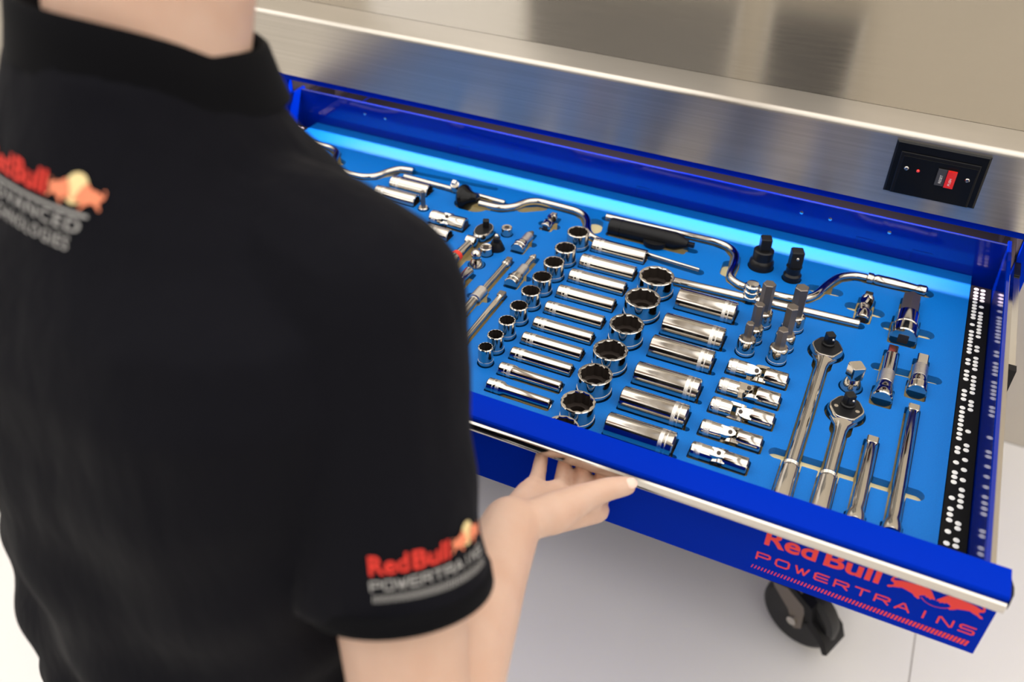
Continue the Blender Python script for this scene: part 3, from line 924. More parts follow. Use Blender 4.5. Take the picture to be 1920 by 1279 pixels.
# large hex bit in a dark socket
lying('hex_bit_socket', 'big hex bit socket lying in the rear right corner of the foam', 'bit socket', .0685, .9990, 1.0956, [
    ('body', 'chrome', 'l', [(.0150, 0), (.0165, .0012), (.0165, .0180), (.0155, .0190), (.0155, .0205), (.0165, .0215), (.0165, .0235), (.0152, .0250), (.0150, .0500), (.0120, .0525)]),
    ('hex_bit', 'bit_steel', 'h', [(.0116, .0500), (.0116, .0966)]),
    ('drive_hole', 'recess', 's', [(.0066, -.0004), (.0066, .0010)])], z=.005)
rbox(.0514, .9915, .0856, 1.0530, .003)
rbox(.0565, 1.0500, .0805, 1.0990, .003)
notch(.0490, 1.0262, .0950, 1.0288, .0090)

# two locking extensions
lying('locking_extension', 'taller knurled-collar locking extension, left of the two lying below the big hex bit', 'extension', .0600, .8710, .9740, [
    ('base', 'chrome', 'l', [(.0105, 0), (.0118, .0012), (.0118, .0110), (.0108, .0130), (.0108, .0150), (.0100, .0180), (.0100, .0250), (.0080, .0290)]),
    ('collar', 'knurl', 'l', [(.0075, .0280), (.0088, .0290), (.0088, .0500), (.0075, .0510)]),
    ('shaft', 'chrome', 'l', [(.0076, .0505), (.0078, .0860), (.0060, .0880)]),
    ('square_drive', 'chrome', 's', [(.0056, .0870), (.0056, .1030)])], z=.005, group='locking extensions')
lying('locking_extension', 'shorter knurled-collar locking extension next to the dotted strip', 'extension', .0942, .9015, .9720, [
    ('base', 'chrome', 'l', [(.0100, 0), (.0112, .0012), (.0112, .0100), (.0098, .0115), (.0104, .0135), (.0098, .0155), (.0102, .0180), (.0090, .0260)]),
    ('collar', 'knurl', 'l', [(.0080, .0255), (.0090, .0265), (.0090, .0480), (.0080, .0490)]),
    ('square_drive', 'chrome', 's', [(.0062, .0485), (.0062, .0700)])], z=.005, group='locking extensions')
rbox(.0476, .8640, .0724, .9000, .003)
rbox(.0508, .8900, .0692, .9755, .003)
rbox(.0824, .8940, .1060, .9280, .003)
rbox(.0846, .9200, .1038, .9735, .003)
notch(.0475, .9365, .1130, .9402, .0072)


def upright(name, label, cat, x, y, parts, group=None, r=None, rz=0.3):
    o = thing(name, label, cat, (x, y, 0), (0, 0, rz), group)
    for part, m, kind, pr in parts:
        if kind == 'l':
            MB().lathe(pr, 28).build(part, m, o)
        elif kind == 'b':
            MB().ball((0, 0, pr[1]), pr[0], 18, 11).build(part, m, o)
        else:
            MB().prism(sq(pr[0][0], pr[0][0] * .2) if kind == 's' else hexa(pr[0][0]), pr[0][1], pr[1][1], bevel=.0010).build(part, m, o, smooth=22)
    if r:
        cap(x, y, x, y, r)
    return o


upright('drive_adapter', 'flared chrome adapter with a cubic top behind the short ratchet head', 'adapter', .0252, .8840, [
    ('flared_base', 'chrome', 'l', [(.0115, PD), (.0126, -.004), (.0122, .002), (.0085, .0120), (.0075, .0150)]),
    ('square_drive', 'chrome', 's', [(.0078, .0150), (.0078, .0330)])], 'chrome drive adapters', .0138, .55)

# ---------------------------------------------------------------- left part of the foam
deep_socket(-.6640, 1.0630, .0660, .0125, 'fat deep socket at the rear left, beside the shoulder', 'deep sockets at the rear left', True, z=.002)
deep_socket(-.6680, 1.0270, .0700, .0118, 'deep socket in front of the fat one, half hidden by the shoulder', 'deep sockets at the rear left', True, z=.002)
o = thing('sliding_bar', 'thin chrome sliding bar with a small slider at the rear left', 'bar', (-.6025, 1.0865, .003), (0, 0, math.radians(-1.4)))
MB().lathe([(.0034, -.0890), (.0042, -.0880), (.0042, .0880), (.0034, .0890)], 20, ALONG_X).build('rod', 'chrome', o)
sl = MB().lathe([(.0066, -.012), (.0072, -.009), (.0072, .009), (.0066, .0100)], 24, T(.004, .001, .001) @ RX(.35)).build('slider', 'chrome', o)
MB().prism(sq(.0036, .0006), .0095, .0165, T(.004, .001, .001) @ RX(.35), bevel=.0006).build('square_drive', 'chrome', sl, smooth=22)
cap(-.6930, 1.0890, -.5130, 1.0845, .0056)
cap(-.5990, 1.0890, -.5990, 1.0890, .0090)
upright('hex_bit_socket', 'thin upright hex bit with a small collar at the rear left', 'bit socket', -.6165, 1.0180, [
    ('base', 'chrome', 'l', [(.0070, PD), (.0075, -.010), (.0075, .0025), (.0062, .0040)]), ('hex_bit', 'bit_steel', 'h', [(.0036, .003), (.0036, .0300)])], None, .0088)
# swivel socket at the rear left
swivel_socket(-.5620, .9965, .0560, .0118, .3, 'stubby swivel socket beside the small ratchet, left', 'swivel sockets', z=.004)
deep_socket(-.5600, .9620, .0360, .0112, 'short chrome socket lying below the stubby swivel socket', 'deep sockets at the rear left', True, z=.002, name='lying_socket')


def small_ratchet():
    o = thing('flex_ratchet', 'small flex-head ratchet with a red ringed handle beside the shoulder', 'ratchet', (-.5020, .9900, .006), (0, 0, math.radians(-3)))
    pl = [(.0135 * math.cos(t) * (1.0 if math.sin(t) > 0 else .95), .0205 * math.sin(t)) for t in [2 * PI * k / 32 for k in range(32)]]
    MB().rings([[(p[0] * .85, p[1] * .85, -.009) for p in pl], [(*p, -.006) for p in pl], [(*p, .003) for p in pl], [(p[0] * .9, p[1] * .9, .0055) for p in pl]]).build('head', 'chrome', o)
    MB().prism([(p[0] * .84, p[1] * .84) for p in pl], .0050, .0062, bevel=.0004).build('cover_plate', 'black_oxide', o, smooth=25)
    MB().prism(sq(.0045, .001), .006, .0165, T(0, .007, 0) @ RZ(.5), bevel=.0006).build('square_drive', 'black_oxide', o, smooth=22)
    MB().lathe([(.0062, -.0085), (.0085, -.0070), (.0085, .0070), (.0062, .0085)], 24, T(-.002, -.0300, 0) @ RY(PI / 2)).build('hinge_knuckle', 'chrome', o)
    MB().tube([(-.002, -.030, 0), (-.002, -.05, -.0005), (-.002, -.070, -.001)], [.0058, .0062, .0068], 18).build('shank', 'chrome', o)
    MB().tube([(-.002, -.068, -.001), (-.002, -.072, -.001), (-.002, -.076, -.001)], [.0080, .0084, .0080], 18).build('red_ring', 'red_band', o)
    MB().tube([(-.002, -.076, -.001), (-.003, -.14, -.001), (-.003, -.175, -.001)], [.0080, .0092, .0085], 18).build('grip', 'chrome', o)
    cap(-.5020, .9960, -.5020, .9840, .0152)
    cap(-.5030, .9760, -.5060, .8100, .0102)
    notch(-.4960, .9300, -.5120, .9300, .0090)


small_ratchet()
upright('small_socket', 'tiny upright chrome socket in front of the mushroom-knob crank', 'socket', -.4740, 1.0085, [
    ('body', 'chrome', 'l', [(.0072, PD), (.0078, -.016), (.0078, .0115), (.0070, .0124), (.0052, .0122)]), ('hex_recess', 'recess', 'h', [(.0050, .0050), (.0050, .01235)])], None, .0090)
upright('drive_adapter', 'small black upright adapter beside the flex-head ratchet', 'adapter', -.4705, .9680, [
    ('body', 'black_oxide', 'l', [(.0095, PD), (.0105, -.010), (.0105, .004), (.0078, .0095), (.0070, .0120)]), ('square_drive', 'black_oxide', 's', [(.0046, .0115), (.0046, .0190)]), ('ball_tip', 'chrome', 'b', (.0036, .0205))], None, .0118)
upright('drive_adapter', 'chrome cup adapter between the flex-head ratchet and the black adapter', 'adapter', -.4775, .9490, [
    ('body', 'chrome', 'l', [(.0080, PD), (.0088, -.010), (.0088, .0110), (.0078, .0122), (.0060, .0115)]), ('square_hole', 'recess', 's', [(.0044, .0080), (.0044, .0120)])], 'chrome drive adapters', .0102)
upright('drive_adapter', 'flared chrome adapter with a round head in front of the cup adapter', 'adapter', -.4770, .9190, [
    ('flared_base', 'chrome', 'l', [(.0105, PD), (.0112, -.004), (.0108, .001), (.0068, .0080), (.0060, .0100)]), ('ball_head', 'chrome', 'b', (.0075, .0165))], 'chrome drive adapters', .0124)
ujoint('small universal joint lying in front of the crank bend', -.4300, 1.0620, .0360, .0078, .4, .005, .1)
rbox(-.4400, 1.0420, -.4200, 1.0840, .003)
notch(-.4400, 1.0600, -.4190, 1.0580, .0070)
for lb, xx, y0, y1, sc_ in (('short bit socket lying left of the small upright sockets, rear one', -.4410, .9720, 1.0240, 1.0), ('long-nosed bit socket lying left of the small upright sockets, front one', -.4125, .8910, .9690, 1.0)):
    L = y1 - y0
    lg = L > .06
    lying('bit_socket', lb, 'bit socket', xx, y0, y1, [
        ('base', 'chrome', 'l', [(.0088, 0), (.0098, .001), (.0098, .0060), (.0088, .0070), (.0096, .0085), (.0090, .0110), (.0094, .0130), (.0086, .0180 if not lg else .022)]),
        ('collar', 'knurl', 'l', [(.0060, .0170), (.0070, .0180), (.0070, L - (.012 if not lg else .034)), (.0060, L - (.011 if not lg else .033))]),
        ('bit', 'bit_steel' if not lg else 'chrome', 'l', [(.0042, L - .036 if lg else L - .013), (.0042, L - .010), (.0052, L - .009), (.0052, L - .006), (.0030, L - .005), (.0028, L)])], z=.004, group='small bit sockets')
    rbox(xx - .0104, y0 - .003, xx + .0104, y0 + .022, .003)
    rbox(xx - .0076, y0 + .01, xx + .0076, y1 + .002, .003)
    notch(xx - .010, y0 + .027, xx + .0125, y0 + .027, .0058)
lying('extension_bar', 'slender chrome extension with a square tip, longer of the two left of the upright sockets', 'extension', -.4400, .7600, .9475, [
    ('shaft', 'chrome', 'l', [(.0062, 0), (.0062, .088), (.0040, .100), (.0040, .170), (.0058, .172), (.0058, .178), (.004, .180)]),
    ('collar', 'knurl', 'l', [(.0062, .080), (.0082, .081), (.0082, .103), (.0062, .104)]), ('square_tip', 'bit_steel', 's', [(.0042, .178), (.0042, .1875)])], group='slender extensions')
rbox(-.4470, .758, -.4330, .9490, .002)
rbox(-.4495, .835, -.4305, .866, .002)
notch(-.4500, .8510, -.4280, .8510, .0062)
lying('extension_bar', 'plain slender chrome extension, shorter of the two left of the upright sockets', 'extension', -.4127, .7500, .8700, [
    ('shaft', 'chrome', 'l', [(.0056, 0), (.0058, .010), (.0042, .014), (.0042, .108), (.0050, .110)]), ('square_tip', 'bit_steel', 's', [(.0048, .1090), (.0048, .1200)])], group='slender extensions')
rbox(-.4190, .748, -.4064, .8715, .002)
lying('bit_socket', 'chrome bit holder peeking out beside the sleeve', 'bit socket', -.4755, .8350, .8950, [
    ('base', 'chrome', 'l', [(.0085, 0), (.0095, .001), (.0095, .030), (.0070, .034), (.0070, .060)])], z=.004, group='small bit sockets')
rbox(-.4860, .8320, -.4650, .8970, .003)

# ---------------------------------------------------------------- foam with real pockets
FX0, FX1, FY0, FY1 = -.9310, .1372, .6250, 1.1955


NZ = -.0095          # depth of the finger notches


def foam_layer(pockets, z0, z1, name, m, foam):
    h = .00125
    nx, ny = int((FX1 - FX0) / h) + 1, int((FY1 - FY0) / h) + 1
    gx = np.linspace(FX0, FX1, nx)
    gy = np.linspace(FY0, FY1, ny)
    D = np.full((ny, nx), .02)
    for p in pockets:
        if p[0] == 'cap':
            _, x0, y0, x1, y1, r = p
            bx0, bx1, by0, by1 = min(x0, x1) - r, max(x0, x1) + r, min(y0, y1) - r, max(y0, y1) + r
        else:
            _, bx0, by0, bx1, by1, r = p
        pad = .006
        i0, i1 = np.searchsorted(gx, bx0 - pad), np.searchsorted(gx, bx1 + pad)
        j0, j1 = np.searchsorted(gy, by0 - pad), np.searchsorted(gy, by1 + pad)
        if i1 <= i0 or j1 <= j0:
            continue
        X, Y = np.meshgrid(gx[i0:i1], gy[j0:j1])
        if p[0] == 'cap':
            dx, dy = x1 - x0, y1 - y0
            L = dx * dx + dy * dy
            t = np.clip(((X - x0) * dx + (Y - y0) * dy) / L, 0, 1) if L > 0 else 0 * X
            d = np.hypot(X - x0 - t * dx, Y - y0 - t * dy) - r
        else:
            cx, cy, hx, hy = (bx0 + bx1) / 2, (by0 + by1) / 2, (bx1 - bx0) / 2 - r, (by1 - by0) / 2 - r
            qx, qy = np.abs(X - cx) - hx, np.abs(Y - cy) - hy
            d = np.hypot(np.maximum(qx, 0), np.maximum(qy, 0)) + np.minimum(np.maximum(qx, qy), 0) - r
        D[j0:j1, i0:i1] = np.minimum(D[j0:j1, i0:i1], d)
    # keep a solid rim
    rim = 3
    D[:rim, :] = np.maximum(D[:rim, :], .002)
    D[-rim:, :] = np.maximum(D[-rim:, :], .002)
    D[:, :rim] = np.maximum(D[:, :rim], .002)
    D[:, -rim:] = np.maximum(D[:, -rim:], .002)
    D[np.abs(D) < 2e-5] = 2e-5
    S = D < 0
    verts, vid, segs = [], {}, []

    def vert(key):
        if key in vid:
            return vid[key]
        j, i, dr_ = key
        if dr_ == 0:
            t = D[j, i] / (D[j, i] - D[j, i + 1])
            v = (gx[i] + t * h_x, gy[j])
        else:
            t = D[j, i] / (D[j, i] - D[j + 1, i])
            v = (gx[i], gy[j] + t * h_y)
        vid[key] = len(verts)
        verts.append(v)
        return vid[key]
    h_x, h_y = gx[1] - gx[0], gy[1] - gy[0]
    code = S[:-1, :-1] * 1 + S[:-1, 1:] * 2 + S[1:, 1:] * 4 + S[1:, :-1] * 8
    for j, i in np.argwhere((code > 0) & (code < 15)):
        c = code[j, i]
        e = {'b': (j, i, 0), 't': (j + 1, i, 0), 'l': (j, i, 1), 'r': (j, i + 1, 1)}
        tab = {1: 'lb', 2: 'br', 3: 'lr', 4: 'rt', 6: 'bt', 7: 'lt', 8: 'tl', 9: 'tb', 11: 'tr', 12: 'rl', 13: 'rb', 14: 'bl', 5: 'lbrt', 10: 'brtl'}[int(c)]
        for k in range(0, len(tab), 2):
            segs.append((vert(e[tab[k]]), vert(e[tab[k + 1]])))
    n0 = len(verts)
    # chain and thin the contours
    nxt = {}
    for a, b in segs:
        nxt.setdefault(a, []).append(b)
        nxt.setdefault(b, []).append(a)
    seen, loops = set(), []
    for s in range(n0):
        if s in seen or s not in nxt:
            continue
        lp, cur, prev = [s], s, None
        seen.add(s)
        while True:
            c = [q for q in nxt[cur] if q != prev and (q not in seen or (q == s and len(lp) > 2))]
            if not c or c[0] == s:
                break
            prev, cur = cur, c[0]
            seen.add(cur)
            lp.append(cur)
        if len(lp) > 5:
            loops.append(lp)
    P, edges = [], []
    outer = [(FX0, FY0), (FX1, FY0), (FX1, FY1), (FX0, FY1)]
    walls = []
    for lp in loops:
        pts = [Vector(verts[q]) for q in lp]
        keep = []
        last = None
        for k, q in enumerate(pts):
            if last is None:
                keep.append(q)
                last = q
                continue
            nq = pts[(k + 1) % len(pts)]
            d1, d2 = (q - last), (nq - q)
            if d1.length > .012 or (d1.length > .0007 and abs(d1.angle(d2, 0)) > .10):
                keep.append(q)
                last = q
        if len(keep) < 3:
            continue
        b0 = len(P)
        P += keep
        edges += [(b0 + k, b0 + (k + 1) % len(keep)) for k in range(len(keep))]
        walls.append(keep)
    b0 = len(P)
    P += [Vector(q) for q in outer]
    edges += [(b0 + k, b0 + (k + 1) % 4) for k in range(4)]
    walls.append([Vector(q) for q in outer])
    r = delaunay_2d_cdt(P, edges, [], 0, 1e-7)
    V = [(v.x, v.y, z0) for v in r[0]]
    Fc = []
    for f in r[2]:
        cx = sum(V[i][0] for i in f) / 3
        cy = sum(V[i][1] for i in f) / 3
        i = min(nx - 1, max(0, int(round((cx - FX0) / h_x))))
        j = min(ny - 1, max(0, int(round((cy - FY0) / h_y))))
        fi, fj = (cx - FX0) / h_x, (cy - FY0) / h_y
        ia, ja = min(nx - 2, max(0, int(fi))), min(ny - 2, max(0, int(fj)))
        u, w = fi - ia, fj - ja
        d = (D[ja, ia] * (1 - u) + D[ja, ia + 1] * u) * (1 - w) + (D[ja + 1, ia] * (1 - u) + D[ja + 1, ia + 1] * u) * w
        if d > 0:
            Fc.append(tuple(f))
    mb = MB()
    mb.add(V, Fc)
    for w in walls:
        n = len(w)
        mb.add([(q.x, q.y, z0) for q in w] + [(q.x, q.y, z1) for q in w], [(k, (k + 1) % n, n + (k + 1) % n, n + k) for k in range(n)])
    me = bpy.data.meshes.new(name)
    me.from_pydata(mb.v, [], mb.f)
    me.update()
    obj(name, me, m, foam)


foam_t = thing('foam_tray', 'bright blue foam tray with cut-out pockets and yellow underlayer', 'foam tray', (0, 0, 0))
foam_layer(POCK + NOTCH, 0.0, NZ, 'top_layer', 'foam', foam_t)
foam_layer(POCK, NZ, -.0215, 'yellow_layer', 'foam_base', foam_t)
MB().box((FX0, FY0, -.0340), (FX1, FY1, -.0215)).build('base_layer', 'foam_base', foam_t, smooth=0)


# ---------------------------------------------------------------- dotted strips along the foam edges
DL = [1163, 1154, 1146, 1138, 1130, 1122, 1115, 1107, 1099, 1092, 1076, 1060, 1052, 1044, 1037, 1029, 1021, 1014, 998, 990, 974, 966, 958, 935, 927, 919, 903, 895, 887, 880, 872, 864, 856, 848, 832, 825, 808, 792, 785, 777, 753, 737, 729, 721, 705, 689, 665, 650]
DR_ = [1163, 1154, 1145, 1137, 1122, 1107, 1099, 1092, 1084, 1076, 1068, 1061, 1052, 1029, 1021, 1005, 997, 990, 982, 966, 958, 950, 943, 935, 918, 911, 903, 864, 840, 832, 816, 800, 784, 769, 760, 752, 744, 720, 713, 697, 689, 657, 641]
dot_me = MB().lathe([(.0030, -.0002), (.0030, .0002), (.0024, .0004), (.0002, .0004)], 16).mesh('dot')
dot_me.materials.append(MATS['dot_white'])
for lb, xs_, xc in (('black strip with two columns of white dots along the right edge of the foam', (.1380, .1628), (.1447, .1530)),
                    ('black strip with white dots at the far left edge of the foam', (-.9560, -.9315), (-.9485, -.9400))):
    t = thing('dotted_strip', lb, 'strip', (0, 0, 0), group='dotted strips')
    MB().box((xs_[0], .625, -.030), (xs_[1], 1.1715, .0004)).build('backing', 'strip_black', t, smooth=0)
    for cx, ys_ in zip(xc, (DL, DR_)):
        for y in ys_:
            d = obj('dot', dot_me, None, t, (cx, y / 1000, .0006))

# ================================================================== PERSON
def remesh(mb, voxel, smooth_it=6, name='m'):
    me = bpy.data.meshes.new(name)
    me.from_pydata([tuple(p) for p in mb.v], [], mb.f)
    bm = bmesh.new()
    bm.from_mesh(me)
    bmesh.ops.recalc_face_normals(bm, faces=bm.faces)
    bm.to_mesh(me)
    bm.free()
    o = bpy.data.objects.new(name, me)
    COL.objects.link(o)
    r = o.modifiers.new('r', 'REMESH')
    r.mode = 'VOXEL'
    r.voxel_size = voxel
    if smooth_it:
        s = o.modifiers.new('s', 'SMOOTH')
        s.factor = 0.5
        s.iterations = smooth_it
    dg = bpy.context.evaluated_depsgraph_get()
    out = bpy.data.meshes.new_from_object(o.evaluated_get(dg))
    bpy.data.objects.remove(o)
    bpy.data.meshes.remove(me)
    for p in out.polygons:
        p.use_smooth = True
    out.name = name
    return out


PR = Vector((.970, -.243, 0)).normalized()      # the person's right
PF = Vector((.243, .970, 0)).normalized()       # the way the person faces


def pring(c, a, b, n=40, ex=2.3, lean=0.0, bb=None):
    """horizontal body section: half-width a, half-depth b (back bb), leaning forward"""
    c = Vector(c)
    out = []
    for i in range(n):
        t = 2 * PI * i / n
        ct, st = math.cos(t), math.sin(t)
        x = math.copysign(abs(ct) ** (2 / ex), ct) * a
        d = b if st > 0 or bb is None else bb
        y = math.copysign(abs(st) ** (2 / ex), st) * d
        out.append(c + PR * x + PF * y + Vector((0, 0, -lean * y)))
    return out


person = thing('person', 'person in a black polo shirt seen from behind, pulling the drawer open', 'person', (0, 0, 0))

# joints (metres, z from the foam surface)
NK = Vector((-.412, .388, .488))
SHR = Vector((-.262, .366, .362))
ELR = Vector((-.183, .256, .086))
WRR = Vector((-.2135, .470, .072))
SHL = NK + (-PR) * .178 + Vector((0, 0, -.128))
ELL = Vector((-.640, .360, .080))
WRL = Vector((-.650, .520, .055))

body = MB()
body.rings([pring((-.42, .312, -.16), .155, .105), pring((-.42, .325, .05), .140, .095), pring((-.418, .350, .24), .135, .092), pring((-.416, .366, .33), .115, .078), pring((-.416, .378, .40), .070, .060), pring((-.422, .387, .455), .056, .057, ex=2), pring((-.418, .402, .520), .060, .061, ex=2), pring((-.408, .424, .580), .062, .066, ex=2)])
# head
HC = Vector((-.396, .452, .655))
hm = Matrix.Translation(HC) @ RZ(math.radians(-14)) @ RX(math.radians(-24))
body.ball((0, 0, .015), .098, 28, 17, (.80, 1.0, 1.12), hm)
body.ball((0, .030, -.052), .066, 22, 13, (.86, .95, 1.05), hm)
body.cone(hm @ Vector((0, .085, .005)), hm @ Vector((0, .112, -.032)), .008, .013)
body.cone(hm @ Vector((-.020, .088, -.066)), hm @ Vector((.020, .088, -.066)), .010, .010)
body.ball((0, .085, -.098), .018, 14, 9, (1.2, .9, .9), hm)
for s in (-1, 1):
    body.cone(hm @ Vector((s * .080, -.008, .012)), hm @ Vector((s * .082, -.002, -.028)), .012, .009)
    body.cone(hm @ Vector((s * .016, .088, .022)), hm @ Vector((s * .050, .078, .022)), .010, .008)
# arms


def arm(S, E, Wr):
    body.cone(S, S.lerp(E, .5), .052, .046)
    body.cone(S.lerp(E, .5), E, .046, .038)
    m = E.lerp(Wr, .30)
    body.cone(E, m, .040, .043)
    body.cone(m, E.lerp(Wr, .75), .043, .031)
    body.cone(E.lerp(Wr, .75), Wr, .031, .0265)


arm(SHR, ELR, WRR)
arm(SHL, ELL, WRL)


def hand(Wr, side, P):
    """P: joint table {finger: [(x,y,z)...]}"""
    for k in ('i', 'm', 'r', 'p'):
        body.cone(Wr + (Vector(P[k][0]) - Wr) * .10, P[k][0], .0165, .0125 if k != 'p' else .0115)
        rad = {'i': (.0098, .0088, .0080, .0066), 'm': (.0100, .0090, .0082, .0068), 'r': (.0096, .0086, .0078, .0064), 'p': (.0092, .0084, .0076, .0062)}[k]
        for q in range(3):
            body.cone(P[k][q], P[k][q + 1], rad[q], rad[q + 1], 14)
    t = P['t']
    body.cone(Wr.lerp(Vector(t[0]), .35), t[0], .017, .0185)
    body.cone(t[0], t[1], .0195, .0138)
    body.cone(t[1], t[2], .0130, .0112)
    body.cone(t[2], t[3], .0112, .0095)
    # web between thumb and index, and the heel of the palm
    body.cone(t[1], P['i'][0], .0105, .0120)
    body.cone(Wr.lerp(Vector(P['p'][0]), .35), Wr.lerp(Vector(P['p'][0]), .8), .0165, .0140)
    body.cone(Wr.lerp(Vector(P['m'][0]), .2), Wr.lerp(Vector(P['m'][0]), .8), .0190, .0150)


RH = {'i': [(-.1640, .5560, .0290), (-.1690, .5830, .0180), (-.1730, .5955, .0300), (-.1740, .5965, .0440)],
      'm': [(-.1850, .5590, .0310), (-.1900, .5860, .0160), (-.1930, .5960, .0310), (-.1935, .5965, .0450)],
      'r': [(-.2060, .5570, .0330), (-.2110, .5850, .0170), (-.2135, .5955, .0310), (-.2135, .5965, .0440)],
      'p': [(-.2265, .5500, .0370), (-.2335, .5760, .0230), (-.2370, .5910, .0290), (-.2375, .5955, .0400)],
      't': [(-.1880, .5000, .0700), (-.1720, .5340, .0640), (-.1560, .5560, .0620), (-.1425, .5715, .0580)]}
hand(WRR, 1, RH)
LH = {}
for k, pts in RH.items():      # mirrored for the other hand, at the left part of the handle
    LH[k] = [(-.857 - p[0], p[1] + .0, p[2]) for p in pts]
WRL = Vector((-.857 - WRR.x, WRR.y, WRR.z))
hand(WRL, -1, LH)
body.cone(ELL.lerp(WRL, .75), WRL, .031, .0265)
# legs and feet
for s in (-1, 1):
    H = Vector((-.42, .315, -.10)) + PR * s * .085
    K = Vector((-.42, .345, -.46)) + PR * s * .095
    A = Vector((-.42, .290, -.85)) + PR * s * .105
    body.cone(H, K, .080, .052)
    body.cone(K, K.lerp(A, .35), .052, .055)
    body.cone(K.lerp(A, .35), A, .055, .037)
    body.cone(A + Vector((0, 0, -.045)), A + PF * .15 + Vector((0, 0, -.055)), .030, .022)
bme = remesh(body, .0030, 5, 'body')
obj('body', bme, 'skin', person)
# thumb nail
tv = Vector(RH['t'][3])
td = (tv - Vector(RH['t'][2])).normalized()
nrm = (Vector((.35, -.35, .87)) - td * td.dot(Vector((.35, -.35, .87)))).normalized()
sd = td.cross(nrm)
nm = Matrix((( *sd, 0), (*td, 0), (*nrm, 0), (0, 0, 0, 1))).transposed()
nm.translation = tv + nrm * .0078 + td * .001
MB().ball((0, 0, 0), .0058, 14, 9, (.95, 1.15, .42), nm).build('thumb_nail', 'nail', person)
# eyes and hair
for s in (-1, 1):
    MB().ball((0, 0, 0), .0115, 14, 9, M=hm @ T(s * .031, .083, .006)).build('eye', 'eye', person)
hr = MB()
hr.ball((0, -.012, .030), .103, 30, 19, (.82, 1.0, 1.08), hm)
hme = remesh(hr, .005, 2, 'hair')
ho = obj('hair', hme, 'hair', person)
inv = hm.inverted()
bm = bmesh.new()
bm.from_mesh(hme)
bmesh.ops.delete(bm, geom=[v for v in bm.verts if (inv @ v.co).z < (.05 if (inv @ v.co).y > .055 else (-.030 if (inv @ v.co).y < .0 else .0))], context='VERTS')
bm.to_mesh(hme)
bm.free()

# ---- polo shirt
sh = MB()
SPINE = [(-.15, (-.420, .312), .188, .135), (-.02, (-.420, .318), .180, .130), (.08, (-.420, .328), .172, .127), (.18, (-.419, .342), .176, .130), (.27, (-.418, .355), .182, .132),
         (.330, (-.417, .363), .184, .127), (.370, (-.416, .370), .166, .116), (.402, (-.419, .376), .118, .102), (.430, (-.423, .381), .089, .088), (.458, (-.426, .386), .073, .075), (.474, (-.427, .389), .067, .069)]
sh.rings([pring((c[0], c[1], z), a, b, 48, 2.35, lean=.34 * min(1, max(0, (z - .40) / .07))) for z, c, a, b in SPINE])


def sleeve(S, E, N):
    d = (E - S)
    top = S.lerp(N, .30) + Vector((-.002, 0, -.024))
    sh.cone(S.lerp(N, .55) + Vector((-.004, 0, -.047)), top, .050, .057)
    sh.cone(top, S, .058, .0595)
    sh.cone(S, S + d * .30, .0595, .0580)
    # open flaring sleeve end
    pts = [S + d * t for t in (.15, .35, .50, .615)]
    sh.tube(pts, [.055, .0585, .0605, .0630], 36)


sleeve(SHR, ELR, NK)
sleeve(SHL, ELL, NK)
sme = remesh(sh, .0042, 10, 'shirt')
# soft folds in the cloth
nv = len(sme.vertices)
co = np.empty(nv * 3)
sme.vertices.foreach_get('co', co)
co = co.reshape(-1, 3)
no = np.empty(nv * 3)
sme.vertices.foreach_get('normal', no)
no = no.reshape(-1, 3)
u = co @ np.array(PR)
w = co[:, 2]
fold = .0055 * np.sin(38 * (u * .9 + .55 * w) + 2.2 * np.sin(9 * w)) * np.clip((.42 - w) / .25, 0, 1) + .0030 * np.sin(75 * (w - .6 * u) + 3 * np.sin(14 * u)) * np.clip((.36 - w) / .3, 0, 1)
co += no * fold[:, None]
sme.vertices.foreach_set('co', co.ravel())
sme.update()
shirt = obj('polo_shirt', sme, 'cloth', person)
# collar: band folded over, higher at the back
cr = []
for (rr, dz, bk) in ((.0660, -.022, .0), (.0645, .004, .0), (.0655, .012, .0), (.0685, .0145, .0), (.0715, .012, .0), (.0755, -.004, .0), (.0805, -.021, .0), (.0780, -.0225, 0), (.0710, -.004, 0), (.0685, .004, 0)):
    ring = []
    for i in range(56):
        t = 2 * PI * i / 56
        back = max(0.0, -math.sin(t))
        p = NK + Vector((-.014, .008, .000)) + PR * (rr * math.cos(t) * .93) + PF * (rr * math.sin(t))
        ring.append(p + Vector((0, 0, dz + .004 * back - .013 * (1 - back) ** 2 - .030 * rr / .07 * math.sin(t) * .55)))
    cr.append(ring)
cr.append(cr[0])
MB().rings(cr, False, False).build('collar', 'collar', shirt, smooth=60)
# cuff band at the sleeve hem
for S, E in ((SHR, ELR), (SHL, ELL)):
    d = E - S
    MB().tube([S + d * t for t in (.575, .58, .612, .6185, .6185, .60)], [.0585, .0606, .0614, .0608, .0575, .0565], 48, cap=False).build('sleeve_hem', 'collar', shirt, smooth=60)

# prints on the shirt, laid onto the cloth
bvh = BVHTree.FromPolygons([v.co for v in sme.vertices], [tuple(p.vertices) for p in sme.polygons])


def print_on(name, m, polys, place, lift=.0012):
    """polys in 2D metres; place(x, y) gives a point outside the cloth and the inward direction"""
    mb = MB()
    for vs, fs in polys:
        pts = []
        for v in vs:
            p, d = place(v[0], v[1])
            hit = bvh.ray_cast(p, d, .4)
            pts.append(hit[0] - d * (lift + .00003 * (len(mb.f) % 5)) if hit[0] is not None else p)
        mb.add(pts, fs)
    return mb.build(name, m, shirt, smooth=0)


def grid_quads(quads, n=4):
    out = []
    for q in quads:
        a, b, c, d = [Vector(p) for p in q]
        for k in range(n):
            t0, t1 = k / n, (k + 1) / n
            out.append(([tuple(a.lerp(b, t0)), tuple(a.lerp(b, t1)), tuple(d.lerp(c, t1)), tuple(d.lerp(c, t0))], [(0, 1, 2, 3)]))
    return out


